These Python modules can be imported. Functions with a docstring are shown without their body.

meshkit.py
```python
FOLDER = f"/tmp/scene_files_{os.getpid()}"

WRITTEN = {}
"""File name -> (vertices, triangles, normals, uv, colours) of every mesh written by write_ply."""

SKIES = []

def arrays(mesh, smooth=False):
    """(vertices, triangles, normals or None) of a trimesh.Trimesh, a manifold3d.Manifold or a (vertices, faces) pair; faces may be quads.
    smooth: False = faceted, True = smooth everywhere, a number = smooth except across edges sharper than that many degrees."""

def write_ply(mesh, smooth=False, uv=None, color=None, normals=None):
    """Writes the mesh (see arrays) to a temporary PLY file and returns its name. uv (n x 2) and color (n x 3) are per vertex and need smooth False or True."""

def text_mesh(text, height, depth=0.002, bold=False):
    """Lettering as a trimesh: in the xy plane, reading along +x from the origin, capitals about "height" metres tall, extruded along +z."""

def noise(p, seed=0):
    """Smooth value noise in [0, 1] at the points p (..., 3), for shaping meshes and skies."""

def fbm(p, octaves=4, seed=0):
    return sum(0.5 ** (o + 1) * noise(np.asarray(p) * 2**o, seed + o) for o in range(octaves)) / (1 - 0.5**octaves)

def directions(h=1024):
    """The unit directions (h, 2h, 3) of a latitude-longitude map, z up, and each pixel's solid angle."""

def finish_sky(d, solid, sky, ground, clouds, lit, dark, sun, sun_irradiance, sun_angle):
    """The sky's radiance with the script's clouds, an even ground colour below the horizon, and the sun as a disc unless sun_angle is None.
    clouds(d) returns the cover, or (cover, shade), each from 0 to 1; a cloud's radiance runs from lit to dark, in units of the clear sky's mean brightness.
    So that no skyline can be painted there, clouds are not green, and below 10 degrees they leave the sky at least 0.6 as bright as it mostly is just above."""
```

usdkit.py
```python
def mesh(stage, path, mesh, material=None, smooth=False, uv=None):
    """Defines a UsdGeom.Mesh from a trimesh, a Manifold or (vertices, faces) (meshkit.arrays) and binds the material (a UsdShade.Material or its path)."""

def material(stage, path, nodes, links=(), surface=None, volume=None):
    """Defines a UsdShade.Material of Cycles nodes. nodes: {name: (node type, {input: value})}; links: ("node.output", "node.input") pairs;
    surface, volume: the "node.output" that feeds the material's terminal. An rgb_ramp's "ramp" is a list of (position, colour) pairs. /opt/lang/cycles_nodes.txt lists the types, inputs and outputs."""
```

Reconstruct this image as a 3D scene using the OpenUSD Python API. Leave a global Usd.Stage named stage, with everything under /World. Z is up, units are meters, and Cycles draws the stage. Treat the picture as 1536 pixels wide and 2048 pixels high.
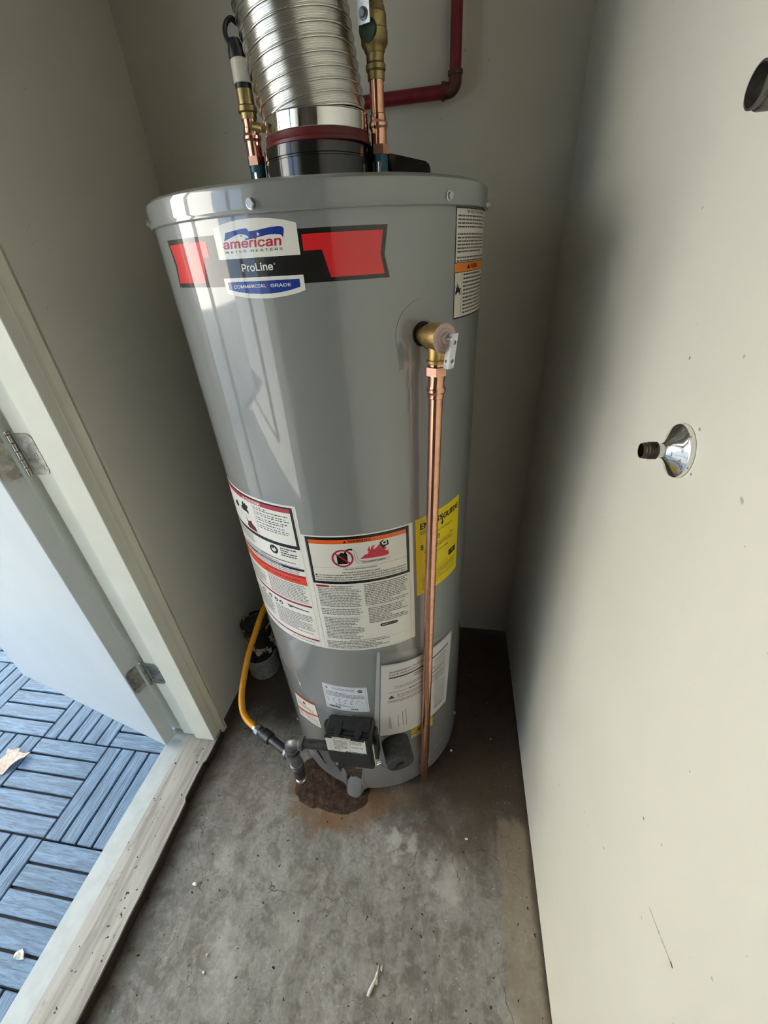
import math, random
import numpy as np
import trimesh, manifold3d, shapely
from shapely.geometry import Polygon, box as sbox, Point, LineString
from shapely import affinity
import meshkit, usdkit
from pxr import Usd, UsdGeom, UsdLux, UsdShade, Sdf, Gf, Vt

stage = Usd.Stage.CreateInMemory()
UsdGeom.SetStageUpAxis(stage, 'Z')
world = UsdGeom.Xform.Define(stage, '/World')
stage.SetDefaultPrim(world.GetPrim())
rng = random.Random(7)
PI = math.pi

# ------------------------------------------------------------------ camera
CAM = np.array([0.24177, -0.87217, 1.41542]); YAW, PITCH, ROLL, FPX = 0.19193, 0.56104, -0.06851, 820.997
EXPOSURE = 0.17
def cam_frame():
    f = np.array([-math.sin(YAW) * math.cos(PITCH), math.cos(YAW) * math.cos(PITCH), -math.sin(PITCH)])
    r = np.array([math.cos(YAW), math.sin(YAW), 0.0]); u = np.cross(r, f)
    c, s = math.cos(ROLL), math.sin(ROLL)
    return c * r + s * u, -s * r + c * u, f
R_, U_, F_ = cam_frame()
cam = UsdGeom.Camera.Define(stage, '/World/camera')
m = Gf.Matrix4d(*R_, 0, *U_, 0, *(-F_), 0, *CAM, 1)
UsdGeom.Xformable(cam).AddTransformOp().Set(m)
cam.CreateHorizontalApertureAttr(36.0); cam.CreateVerticalApertureAttr(48.0)
cam.CreateFocalLengthAttr(FPX / 1536 * 36.0)
cam.CreateClippingRangeAttr(Gf.Vec2f(0.02, 500))
cam.CreateExposureAttr(EXPOSURE)

# ------------------------------------------------------------------ light: open sky over the deck, sun on the far side of the house
SKY_I, SUN_I = 0.80, 6.6
dome = UsdLux.DomeLight.Define(stage, '/World/sky')
dome.CreateIntensityAttr(SKY_I); dome.CreateColorAttr(Gf.Vec3f(0.49, 0.70, 1.0))
sun = UsdLux.DistantLight.Define(stage, '/World/sun')
sun.CreateIntensityAttr(SUN_I); sun.CreateNormalizeAttr(True); sun.CreateColorAttr(Gf.Vec3f(1.0, 0.955, 0.89)); sun.CreateAngleAttr(0.53)
SUN_DIR = np.array([0.80, 0.12, 0.62]); SUN_DIR /= np.linalg.norm(SUN_DIR)      # towards the sun
zax = SUN_DIR; xax = np.cross([0, 0, 1], zax); xax /= np.linalg.norm(xax); yax = np.cross(zax, xax)
UsdGeom.Xformable(sun).AddTransformOp().Set(Gf.Matrix4d(*xax, 0, *yax, 0, *zax, 0, 0, 0, 0, 1))

# ------------------------------------------------------------------ helpers: materials
def lin(r, g, b):
    return tuple(((c / 255) / 12.92 if c / 255 <= 0.04045 else ((c / 255 + 0.055) / 1.055) ** 2.4) for c in (r, g, b))

class Graph:
    def __init__(s): s.nodes, s.links, s.n = {}, [], 0
    def __call__(s, kind, out=None, **inp):
        s.n += 1; name = f'n{s.n}'; vals = {}
        for k, v in inp.items():
            if isinstance(v, Ref): s.links.append((v.path, f'{name}.{k}'))
            else: vals[k] = v
        s.nodes[name] = (kind, vals)
        return Ref(f'{name}.{out}') if out else name
    def pos(s): return s('geometry', 'position')
    def noise(s, scale, detail=3, rough=0.55, vec=None, dist=0.0, out='fac'):
        return s('noise_texture', out, vector=vec or s.pos(), scale=scale, detail=detail, roughness=rough, distortion=dist)
    def mapr(s, v, a, b, c=0.0, d=1.0, t='smoothstep'):
        return s('map_range', 'result', range_type=t, value=v, from_min=a, from_max=b, to_min=c, to_max=d, clamp=True)
    def math(s, op, a, b=0.0, clamp=False):
        return s('math', 'result' if False else 'value', math_type=op, value1=a, value2=b, use_clamp=clamp)
    def mix(s, f, a, b, mode='mix'):
        return s('mix_color', 'result', blend_type=mode, fac=f, a=a, b=b)
    def scale(s, v, x, y, z): return s('mapping', 'vector', vector=v, scale=(x, y, z))
    def dist(s, p, q):
        return s('vector_math', 'value', math_type='distance', vector1=p, vector2=q)
    def bump(s, h, strength=0.3, distance=0.001): return s('bump', 'normal', height=h, strength=strength, distance=distance)
class Ref:
    def __init__(s, p): s.path = p

def mat(name, build):
    g = Graph(); out = build(g)
    return usdkit.material(stage, f'/World/Looks/{name}', g.nodes, g.links, surface=out.path)
def pbr(name, color, rough=0.5, metal=0.0, vary=0.0, vscale=20, bump=0.0, bscale=200, bdist=0.0005, rvary=0.0, **kw):
    def b(g):
        c = color
        if vary:
            n = g.noise(vscale, 4)
            c = g.mix(g.mapr(n, .3, .7), tuple(max(0, x * (1 - vary)) for x in color), tuple(min(1, x * (1 + vary)) for x in color))
        r = rough
        if rvary: r = g.mapr(g.noise(vscale * 1.7, 3), .3, .7, max(0.02, rough - rvary), min(1, rough + rvary))
        ins = dict(base_color=c, roughness=r, metallic=metal, **kw)
        if bump: ins['normal'] = g.bump(g.noise(bscale, 3), bump, bdist)
        return g('principled_bsdf', 'BSDF', **ins)
    return mat(name, b)

UsdGeom.Scope.Define(stage, '/World/Looks')
M = {}
M['heater'] = pbr('heater_enamel', lin(134, 136, 137), 0.30, coat_weight=1.0, coat_ior=1.65, coat_roughness=0.045, bump=0.05, bscale=9, bdist=0.004)
M['ring'] = pbr('base_ring_enamel', lin(150, 150, 146), 0.4, vary=0.12, vscale=30, coat_weight=0.3, coat_roughness=0.15)
M['chrome'] = pbr('chrome', (0.80, 0.80, 0.79), 0.07, 1.0, rvary=0.05, vscale=60)
M['steel'] = pbr('zinc_steel', (0.62, 0.64, 0.66), 0.28, 1.0, vary=0.1, vscale=90)
M['copper'] = pbr('copper', (0.84, 0.44, 0.30), 0.17, 1.0, vary=0.05, vscale=30, rvary=0.03)
M['brass'] = pbr('brass', (0.60, 0.40, 0.16), 0.40, 1.0, vary=0.18, vscale=70, bump=0.25, bscale=500)
M['brass_dull'] = pbr('brass_tarnished', (0.38, 0.29, 0.13), 0.42, 1.0, vary=0.25, vscale=60, bump=0.2, bscale=400)
M['aluminium'] = pbr('aluminium_foil', (0.86, 0.85, 0.82), 0.20, 1.0)
M['iron'] = pbr('black_iron', (0.055, 0.055, 0.058), 0.38, 0.5, vary=0.3, vscale=60, bump=0.2, bscale=300)
M['iron_grey'] = pbr('malleable_iron', (0.20, 0.20, 0.20), 0.42, 0.8, vary=0.3, vscale=80, bump=0.4, bscale=350)
M['black'] = pbr('black_plastic', (0.012, 0.013, 0.014), 0.38)
M['hood'] = pbr('black_hood_enamel', (0.014, 0.014, 0.013), 0.16, coat_weight=0.5, coat_roughness=0.05)
M['redband'] = pbr('dark_red_silicone', (0.13, 0.012, 0.016), 0.4)
M['red'] = pbr('red_pipe_paint', (0.19, 0.010, 0.016), 0.42, vary=0.2, vscale=40)
M['redbrown'] = pbr('red_brown_fitting', (0.09, 0.025, 0.018), 0.45, vary=0.2, vscale=50)
M['teal'] = pbr('teal_plastic', lin(32, 92, 108), 0.35)
M['white_pl'] = pbr('white_plastic', lin(205, 200, 184), 0.35)
M['yellow'] = pbr('yellow_coating', lin(226, 152, 8), 0.32, vary=0.08, vscale=30)
M['foam'] = pbr('grey_foam', (0.052, 0.052, 0.052), 0.9, vary=0.25, vscale=120, bump=0.4, bscale=500)
M['dark_hole'] = pbr('dark_gap', (0.006, 0.005, 0.005), 0.8)
M['rust'] = pbr('rusty_steel', (0.055, 0.030, 0.020), 0.85, vary=0.5, vscale=70, bump=0.5, bscale=250)
M['trim'] = pbr('trim_paint', lin(226, 224, 208), 0.42, vary=0.03, vscale=9, bump=0.06, bscale=60)
M['door'] = pbr('door_paint', lin(196, 201, 202), 0.40, vary=0.025, vscale=6, bump=0.05, bscale=40)
M['hinge'] = pbr('hinge_steel', (0.34, 0.33, 0.29), 0.36, 1.0, vary=0.35, vscale=45, rvary=0.1)
M['grid'] = pbr('tile_grid_plastic', (0.012, 0.014, 0.016), 0.6)
M['tin'] = pbr('paint_tin', (0.46, 0.46, 0.45), 0.4, 0.35, vary=0.25, vscale=60)
M['tin_lid'] = pbr('paint_lid', (0.10, 0.10, 0.095), 0.45, 0.5, vary=0.4, vscale=60)
M['paper'] = pbr('paper', lin(232, 230, 226), 0.6, bump=0.1, bscale=30, bdist=0.002)
M['chip'] = pbr('white_chip', lin(225, 221, 208), 0.7, vary=0.15, vscale=200)
M['leaf'] = pbr('dry_leaf', lin(200, 180, 166), 0.7, vary=0.2, vscale=90)
M['outside'] = pbr('far_stucco', lin(234, 231, 222), 0.9, vary=0.05, vscale=2)
M['ceiling'] = pbr('ceiling_paint', lin(205, 200, 182), 0.7)
M['yard'] = pbr('yard_paving', lin(160, 158, 150), 0.8, vary=0.15, vscale=5)
M['dial'] = pbr('anodised_dial', lin(190, 166, 158), 0.35, 0.3, vary=0.12, vscale=420)

def wall_paint(name, c1, extra=None, rough=0.42):
    def b(g):
        p = g.pos()
        n = g.noise(1.6, 3); c = g.mix(g.mapr(n, .3, .75), c1, tuple(x * 0.95 for x in c1))
        specks = g.mapr(g.noise(95, 1, .4), .80, .815); c = g.mix(specks, c, tuple(x * 0.62 for x in c1))
        if extra: c = extra(g, p, c)
        h = g.math('add', g.noise(170, 3), g.math('multiply', g.noise(14, 2), 3.0))
        return g('principled_bsdf', 'BSDF', base_color=c, roughness=g.mapr(g.noise(4, 2), .3, .7, rough - .05, rough + .06), normal=g.bump(h, 0.22, 0.0008))
    return mat(name, b)
def seg_mask(g, p, a, b_, half, soft, wob=0.0):
    """1 near the segment a-b (an own-shaped scuff on the surface)."""
    a, b_ = np.array(a, float), np.array(b_, float); L = np.linalg.norm(b_ - a); d = (b_ - a) / L
    rel = g('vector_math', 'vector', math_type='subtract', vector1=p, vector2=tuple(a))
    t = g('vector_math', 'value', math_type='dot_product', vector1=rel, vector2=tuple(d))
    t = g('clamp', 'result', value=t, min=0.0, max=float(L))
    q = g('vector_math', 'vector', math_type='scale', vector1=tuple(d), scale=t)
    dd = g('vector_math', 'value', math_type='distance', vector1=rel, vector2=q)
    if wob: dd = g.math('add', dd, g.math('multiply', g.math('subtract', g.noise(260, 2), .5), wob))
    return g.mapr(dd, half, half + soft, 1.0, 0.0)
def right_marks(g, p, c):
    k = seg_mask(g, p, (.492, -.668, .735), (.492, -.7177, .751), .0006, .0014, .004)
    c = g.mix(g.math('multiply', k, .55), c, lin(120, 112, 100))
    k = seg_mask(g, p, (.492, -.7165, .7512), (.492, -.7185, .7512), .0012, .001)
    c = g.mix(k, c, lin(70, 66, 62))
    for q, r in (((.492, -.437, 1.198), .0011), ((.492, -.4235, 1.243), .0011), ((.492, -.36, 1.30), .0012), ((.492, -.60, .80), .0014), ((.492, -.57, .62), .0012), ((.492, -.39, .42), .0012)):
        c = g.mix(g.mapr(g.dist(p, q), r, r + .0012, .75, 0), c, lin(110, 96, 80))
    return c
M['wall_right'] = wall_paint('wall_paint_right', lin(231, 229, 216), right_marks)
M['wall_left'] = wall_paint('wall_paint_left', lin(231, 227, 213))
M['wall'] = wall_paint('wall_paint', lin(211, 206, 192))  # same paint as the side walls, darkened to carry the back wall's shade

def concrete(g):
    p = g.pos()
    n1 = g.noise(5, 5, .6, dist=.6); n2 = g.noise(24, 5, .65, dist=.4); n3 = g.noise(120, 4, .6)
    stretched = g.noise(30, 4, .6, vec=g.scale(p, 1.0, .42, 1.0), dist=.5)
    c = g.mix(g.mapr(n1, .32, .68), lin(128, 126, 120), lin(160, 159, 156))
    c = g.mix(g.mapr(stretched, .42, .68, 0, .55), c, lin(176, 174, 168))
    c = g.mix(g.mapr(n2, .36, .54, .55, 0), c, lin(92, 85, 74)); c = g.mix(g.mapr(g.noise(46, 5, .68, dist=.5), .50, .68, 0, .38), c, lin(184, 184, 181)); c = g.mix(g.mapr(g.noise(60, 4, .6, vec=g.scale(p, 1.0, .5, 1.0), dist=.4), .55, .68, 0, .30), c, lin(84, 77, 68))
    c = g.mix(g.mapr(n3, .35, .65, .22, 0), c, lin(84, 78, 70))
    xyz = g('separate_xyz', 'x', vector=p); nm = xyz.path.split('.')[0]; X, Y = Ref(nm + '.x'), Ref(nm + '.y')
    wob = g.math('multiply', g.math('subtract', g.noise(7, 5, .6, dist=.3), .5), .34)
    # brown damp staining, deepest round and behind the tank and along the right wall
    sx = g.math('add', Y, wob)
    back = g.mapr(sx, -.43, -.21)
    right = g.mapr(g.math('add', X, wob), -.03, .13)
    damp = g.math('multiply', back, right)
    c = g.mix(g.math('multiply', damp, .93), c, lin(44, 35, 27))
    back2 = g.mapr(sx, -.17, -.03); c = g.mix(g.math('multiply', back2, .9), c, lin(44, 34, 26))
    dr = g.math('multiply', g.mapr(sx, -.62, -.30), g.mapr(g.math('add', X, wob), .10, .34)); c = g.mix(g.math('multiply', dr, .6), c, lin(84, 68, 52))
    # tan strip along the right wall
    tan = g.math('multiply', g.mapr(g.math('add', X, g.math('multiply', wob, .12)), .398, .408), g.mapr(g.math('add', Y, wob), -.34, -.28, 1, 0))
    c = g.mix(g.math('multiply', tan, .55), c, lin(150, 134, 112))
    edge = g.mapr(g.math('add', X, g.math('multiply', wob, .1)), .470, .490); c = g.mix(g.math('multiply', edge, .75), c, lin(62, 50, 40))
    # dirt along the threshold
    th = g.mapr(g.math('add', X, g.math('multiply', wob, .16)), -.535, -.470, 1, 0); c = g.mix(g.math('multiply', th, .8), c, lin(58, 46, 36))
    lb = g.math('multiply', g.mapr(g.math('add', X, wob), -.40, -.18, 1, 0), g.mapr(sx, -.62, -.22)); c = g.mix(g.math('multiply', lb, .40), c, lin(92, 80, 62))
    # rust halo round the dark patch by the tank
    w2 = g.math('multiply', g.math('subtract', g.noise(20, 5, .7), .5), .17)
    for q, a, b, s_ in (((-.13, -.30, 0), .080, .125, .6), ((-.03, -.315, 0), .055, .115, .6), ((.05, -.30, 0), .02, .085, .45), ((.13, -.285, 0), .01, .065, .4)):
        d = g.math('add', g.dist(p, q), w2); c = g.mix(g.mapr(d, a, b, s_, 0), c, lin(122, 88, 54))
    # white lime / plaster smears
    for q, a, b, s_ in (((.115, -.40, 0), .004, .030, .75), ((.165, -.395, 0), .0, .026, .6), ((.27, -.475, 0), .0, .05, .65), ((.22, -.45, 0), .0, .03, .5), ((-.28, -.66, 0), .0, .05, .5), ((-.25, -.72, 0), .0, .05, .4), ((.30, -.74, 0), .0, .03, .55), ((.42, -.72, 0), .0, .04, .5), ((.02, -.74, 0), .0, .03, .4), ((-.13, -.62, 0), .0, .06, .3), ((-.35, -.50, 0), .0, .05, .3)):
        d = g.math('add', g.dist(g.scale(p, 1.0, .62, 1.0), (q[0], q[1] * .62, 0)), g.math('multiply', g.math('subtract', g.noise(40, 5, .7), .5), .085))
        c = g.mix(g.mapr(d, a, b, s_, 0), c, lin(196, 195, 190))
    # fine cracks and specks
    cr = g('voronoi_texture', 'distance', vector=g('mix_vector', 'result', fac=.12, a=p, b=g.noise(9, 3, out='color')), feature='distance_to_edge', scale=7.0)
    c = g.mix(g.math('multiply', g.mapr(cr, 0, .006, 1, 0), g.mapr(g.noise(6, 2), .5, .62)), c, lin(66, 58, 50))
    c = g.mix(g.mapr(g.noise(70, 2, .5), .69, .73), c, lin(46, 36, 28))
    c = g.mix(g.mapr(g.noise(150, 2, .5), .72, .75), c, lin(205, 203, 196))
    h = g.math('add', n2, g.math('multiply', n3, .5))
    return g('principled_bsdf', 'BSDF', base_color=c, roughness=g.mapr(n2, .3, .7, .62, .85), normal=g.bump(h, .55, .0035))
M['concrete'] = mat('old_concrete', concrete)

def wood_threshold(g):
    p = g.pos(); v = g.scale(p, 14, 1.2, 14)
    n = g.noise(3.0, 5, .6, vec=v, dist=.6); m_ = g.noise(22, 4, .6)
    c = g.mix(g.mapr(n, .3, .7), lin(150, 145, 138), lin(192, 190, 184))
    c = g.mix(g.mapr(g.noise(1.0, 4, .6, vec=g.scale(p, 60, 1.5, 10)), .55, .68, 0, .5), c, lin(118, 112, 106))
    c = g.mix(g.mapr(m_, .58, .72, 0, .35), c, lin(110, 104, 96))
    c = g.mix(g.mapr(g.noise(85, 2, .5), .70, .73), c, lin(60, 50, 42))
    z = g('separate_xyz', 'z', vector=p)
    c = g.mix(g.mapr(z, .030, .038, 1, 0), c, lin(58, 46, 36))        # bare, dirty saw-cut edge below the painted top
    return g('principled_bsdf', 'BSDF', base_color=c, roughness=.62, normal=g.bump(g.math('add', n, g.math('multiply', m_, .5)), .3, .001))
M['threshold'] = mat('worn_threshold_wood', wood_threshold)
M['nosing'] = pbr('threshold_nosing_paint', lin(172, 180, 182), 0.5, vary=0.07, vscale=25, bump=0.15, bscale=60)

def slat_mat(name, along_x, tone):
    def b(g):
        p = g.pos(); q = g.scale(p, 3.2, 42, 1) if along_x else g.scale(p, 42, 3.2, 1)
        r = g('object_info', 'random')
        q = g('vector_math', 'vector', math_type='add', vector1=q, vector2=g('combine_xyz', 'vector', x=g.math('multiply', r, 37.0), y=g.math('multiply', r, 53.0), z=0.0))
        n = g.noise(2.4, 5, .62, vec=q, dist=.7); w = g.noise(7.0, 3, .6, vec=q, dist=.3)
        c = g.mix(g.mapr(n, .28, .72), tuple(x * .60 for x in tone), tuple(x * 1.30 for x in tone))
        c = g.mix(g.mapr(w, .52, .62, 0, .6), c, tuple(x * .45 for x in tone))
        return g('principled_bsdf', 'BSDF', base_color=c, roughness=.5, normal=g.bump(g.math('add', n, w), .8, .002))
    return mat(name, b)
SL = lin(106, 134, 162)  # grey slats with the blue of the sky light mixed into the tone
M['slat_x'] = slat_mat('composite_slat_x', True, SL); M['slat_y'] = slat_mat('composite_slat_y', False, SL)

def soil(g):
    n = g.noise(45, 5, .65); f = g.noise(180, 4, .65)
    c = g.mix(g.mapr(n, .3, .7), lin(52, 35, 27), lin(88, 66, 50)); c = g.mix(g.mapr(f, .56, .7, 0, .6), c, lin(118, 100, 80))
    return g('principled_bsdf', 'BSDF', base_color=c, roughness=.9, normal=g.bump(g.math('add', n, f), .9, .004))
M['soil'] = mat('rusty_soil', soil)
def printed(name, rough, coat=0.0):
    def b(g):
        c = g('attribute', 'color', attribute='print_color')
        return g('principled_bsdf', 'BSDF', base_color=c, roughness=rough, coat_weight=coat, coat_ior=1.5, coat_roughness=.02, specular_ior_level=.3)
    return mat(name, b)
M['decal'] = printed('glossy_decal_print', .35, 1.0)
M['label'] = printed('label_print', .34, .25)
M['label_matte'] = printed('paper_print', .6)
def film(g):
    return g('mix_closure', 'closure', fac=.055, closure1=g('transparent_bsdf', 'BSDF', color=(.98, .98, .98)), closure2=g('glossy_bsdf', 'BSDF', color=(.9, .9, .92), roughness=.16))
M['film'] = mat('clear_film', film)

# ------------------------------------------------------------------ helpers: objects
used = {}
def numbered(parent, name):
    k = (parent, name); n = used.get(k, 0); used[k] = n + 1
    return f'{parent}/{name}' if n == 0 else f'{parent}/{name}_{n:03d}'
ORIGIN = {}
def tag(prim, label=None, cat=None, group=None, kind=None):
    for k, v in (('label', label), ('category', cat), ('group', group), ('kind', kind)):
        if v: prim.SetCustomDataByKey(k, v)
    return prim
def thing(name, label, cat, loc=(0, 0, 0), group=None, kind=None):
    path = numbered('/World', name); x = UsdGeom.Xform.Define(stage, path); x.AddTranslateOp().Set(Gf.Vec3d(*map(float, loc)))
    ORIGIN[path] = np.array(loc, float)
    tag(x.GetPrim(), label, cat, group, kind); return path
def org(path):
    while path not in ORIGIN and path.count('/') > 1: path = path.rsplit('/', 1)[0]
    return ORIGIN.get(path, np.zeros(3))
def obj(name, mesh, material, parent='/World', smooth=35, label=None, cat=None, kind=None, group=None):
    path = numbered(parent, name); o = org(parent)
    v, f, n = meshkit.arrays(mesh, smooth)
    m_ = usdkit.mesh(stage, path, (v - o, f), M[material] if isinstance(material, str) else material, smooth=False)
    if n is not None:
        m_.CreateNormalsAttr(Vt.Vec3fArray.FromNumpy(n.astype(np.float32))); m_.SetNormalsInterpolation('vertex')
    tag(m_.GetPrim(), label, cat, group, kind); return path

# ------------------------------------------------------------------ helpers: shapes
cat_ = trimesh.util.concatenate
def bbox(x0, x1, y0, y1, z0, z1, b=0.0):
    """box with chamfered edges"""
    lo, hi = np.minimum((x0, y0, z0), (x1, y1, z1)), np.maximum((x0, y0, z0), (x1, y1, z1))
    if b <= 0:
        t = trimesh.creation.box(hi - lo); t.apply_translation((lo + hi) / 2); return t
    b = min(b, float((hi - lo).min()) * .45); pts = []
    for k in range(3):
        for c in np.ndindex(2, 2, 2):
            q = np.where(np.array(c) == 0, lo, hi); s = np.where(np.array(c) == 0, 1, -1)
            d = np.full(3, b); d[k] = 0; pts.append(q + s * d)
    return trimesh.convex.convex_hull(np.array(pts))
def frame(axis):
    a = np.array(axis, float); a /= np.linalg.norm(a)
    t = np.array([0, 0, 1.0]) if abs(a[2]) < .9 else np.array([1.0, 0, 0])
    x = np.cross(t, a); x /= np.linalg.norm(x); return x, np.cross(a, x), a
def place(mesh, origin, axis=(0, 0, 1)):
    x, y, a = frame(axis) if tuple(axis) != (0, 0, 1) else (np.array([1., 0, 0]), np.array([0, 1., 0]), np.array([0, 0, 1.]))
    T = np.eye(4); T[:3, 0], T[:3, 1], T[:3, 2], T[:3, 3] = x, y, a, origin
    mesh.apply_transform(T); return mesh
def lathe(profile, n=40, origin=(0, 0, 0), axis=(0, 0, 1), closed=True):
    """profile: (radius, height) pairs; closed caps it at the axis"""
    p = np.array(profile, float); k = len(p); a = np.arange(n) * 2 * PI / n
    v = np.stack([np.outer(p[:, 0], np.cos(a)), np.outer(p[:, 0], np.sin(a)), np.repeat(p[:, 1:2], n, 1)], -1).reshape(-1, 3)
    i, j = np.meshgrid(np.arange(k - 1), np.arange(n), indexing='ij'); j2 = (j + 1) % n
    q = np.stack([i * n + j, i * n + j2, (i + 1) * n + j2, (i + 1) * n + j], -1).reshape(-1, 4)
    f = np.vstack([q[:, [0, 1, 2]], q[:, [0, 2, 3]]]); v = list(v); f = list(f)
    if closed:
        for row, flip in ((0, True), (k - 1, False)):
            if p[row, 0] > 1e-9:
                c = len(v); v.append([0, 0, p[row, 1]])
                for jj in range(n):
                    t = [c, row * n + jj, row * n + (jj + 1) % n]; f.append(t[::-1] if flip else t)
    return place(trimesh.Trimesh(np.array(v), np.array(f), process=False), origin, axis)
def tube(path, r, n=24, caps=True):
    P = np.array(path, float); k = len(P); r = np.broadcast_to(np.array(r, float), (k,))
    T = np.gradient(P, axis=0); T /= np.linalg.norm(T, axis=1, keepdims=True)
    x, y, _ = frame(T[0]); rows = []; a = np.arange(n) * 2 * PI / n
    for i in range(k):
        x = x - T[i] * (x @ T[i]); x /= np.linalg.norm(x); y = np.cross(T[i], x)
        rows.append(P[i] + r[i] * (np.outer(np.cos(a), x) + np.outer(np.sin(a), y)))
    v = np.vstack(rows); i, j = np.meshgrid(np.arange(k - 1), np.arange(n), indexing='ij'); j2 = (j + 1) % n
    q = np.stack([i * n + j, i * n + j2, (i + 1) * n + j2, (i + 1) * n + j], -1).reshape(-1, 4)
    f = np.vstack([q[:, [0, 1, 2]], q[:, [0, 2, 3]]])
    if caps:
        v = np.vstack([v, P[0], P[-1]]); c0, c1 = k * n, k * n + 1; jj = np.arange(n)
        f = np.vstack([f, np.stack([np.full(n, c0), (jj + 1) % n, jj], 1), np.stack([np.full(n, c1), (k - 1) * n + jj, (k - 1) * n + (jj + 1) % n], 1)])
    return trimesh.Trimesh(v, f, process=False)
def spline(pts, n=60):
    from scipy.interpolate import CubicSpline
    P = np.array(pts, float); t = np.r_[0, np.cumsum(np.linalg.norm(np.diff(P, axis=0), axis=1))]
    return CubicSpline(t, P)(np.linspace(0, t[-1], n))
def prism(poly, h, engine='earcut'):
    return trimesh.creation.extrude_polygon(poly if isinstance(poly, Polygon) else Polygon(poly), h, engine=engine)
def hexnut(r, h, origin, axis): return place(prism([(r * math.cos(a), r * math.sin(a)) for a in np.arange(6) * PI / 3], h), origin, axis)
def tri2d(poly):
    v, f = trimesh.creation.triangulate_polygon(poly, engine='earcut'); return np.array(v), np.array(f)
def strips(poly, step):
    """a polygon cut in upright strips, so that it can be bent"""
    poly = poly if poly.is_valid else poly.buffer(0)
    x0, y0, x1, y1 = poly.bounds; k0, k1 = math.floor(x0 / step), math.ceil(x1 / step); out = []
    for k in range(k0, k1):
        c = poly.intersection(sbox(k * step, y0 - 1, (k + 1) * step, y1 + 1))
        for gm in getattr(c, 'geoms', [c]):
            if gm.geom_type == 'Polygon' and gm.area > 1e-10: out.append(gm)
    return out
RT = 0.28                                           # the tank's radius; labels are given as (arc length, height) on it
def on_tank(s, z, r):
    a = np.asarray(s) / RT; return np.stack([r * np.cos(a), r * np.sin(a), np.asarray(z) + 0 * a], -1)
def curved_slab(poly, rin, rout, step=.012):
    """a sheet bent round the tank. rin, rout: radii, or functions of (s, z)"""
    fi = rin if callable(rin) else (lambda s, z: rin + 0 * s); fo = rout if callable(rout) else (lambda s, z: rout + 0 * s)
    V, Fc, n = [], [], 0
    for g_ in strips(poly, step):
        v, f = tri2d(g_)
        V.append(on_tank(v[:, 0], v[:, 1], fo(v[:, 0], v[:, 1]))); Fc.append(f + n); n += len(v)
        V.append(on_tank(v[:, 0], v[:, 1], fi(v[:, 0], v[:, 1]))); Fc.append(f[:, ::-1] + n); n += len(v)
    for ring in [poly.exterior, *poly.interiors]:
        c = np.array(ring.segmentize(step).coords)
        for a, b in zip(c[:-1], c[1:]):
            V.append(np.vstack([on_tank(a[0], a[1], fo(a[0], a[1]))[None], on_tank(b[0], b[1], fo(b[0], b[1]))[None], on_tank(b[0], b[1], fi(b[0], b[1]))[None], on_tank(a[0], a[1], fi(a[0], a[1]))[None]]))
            Fc.append(np.array([[0, 2, 1], [0, 3, 2]]) + n); n += 4
    t = trimesh.Trimesh(np.vstack(V), np.vstack(Fc), process=False); t.merge_vertices(); trimesh.repair.fix_normals(t); return t

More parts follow.
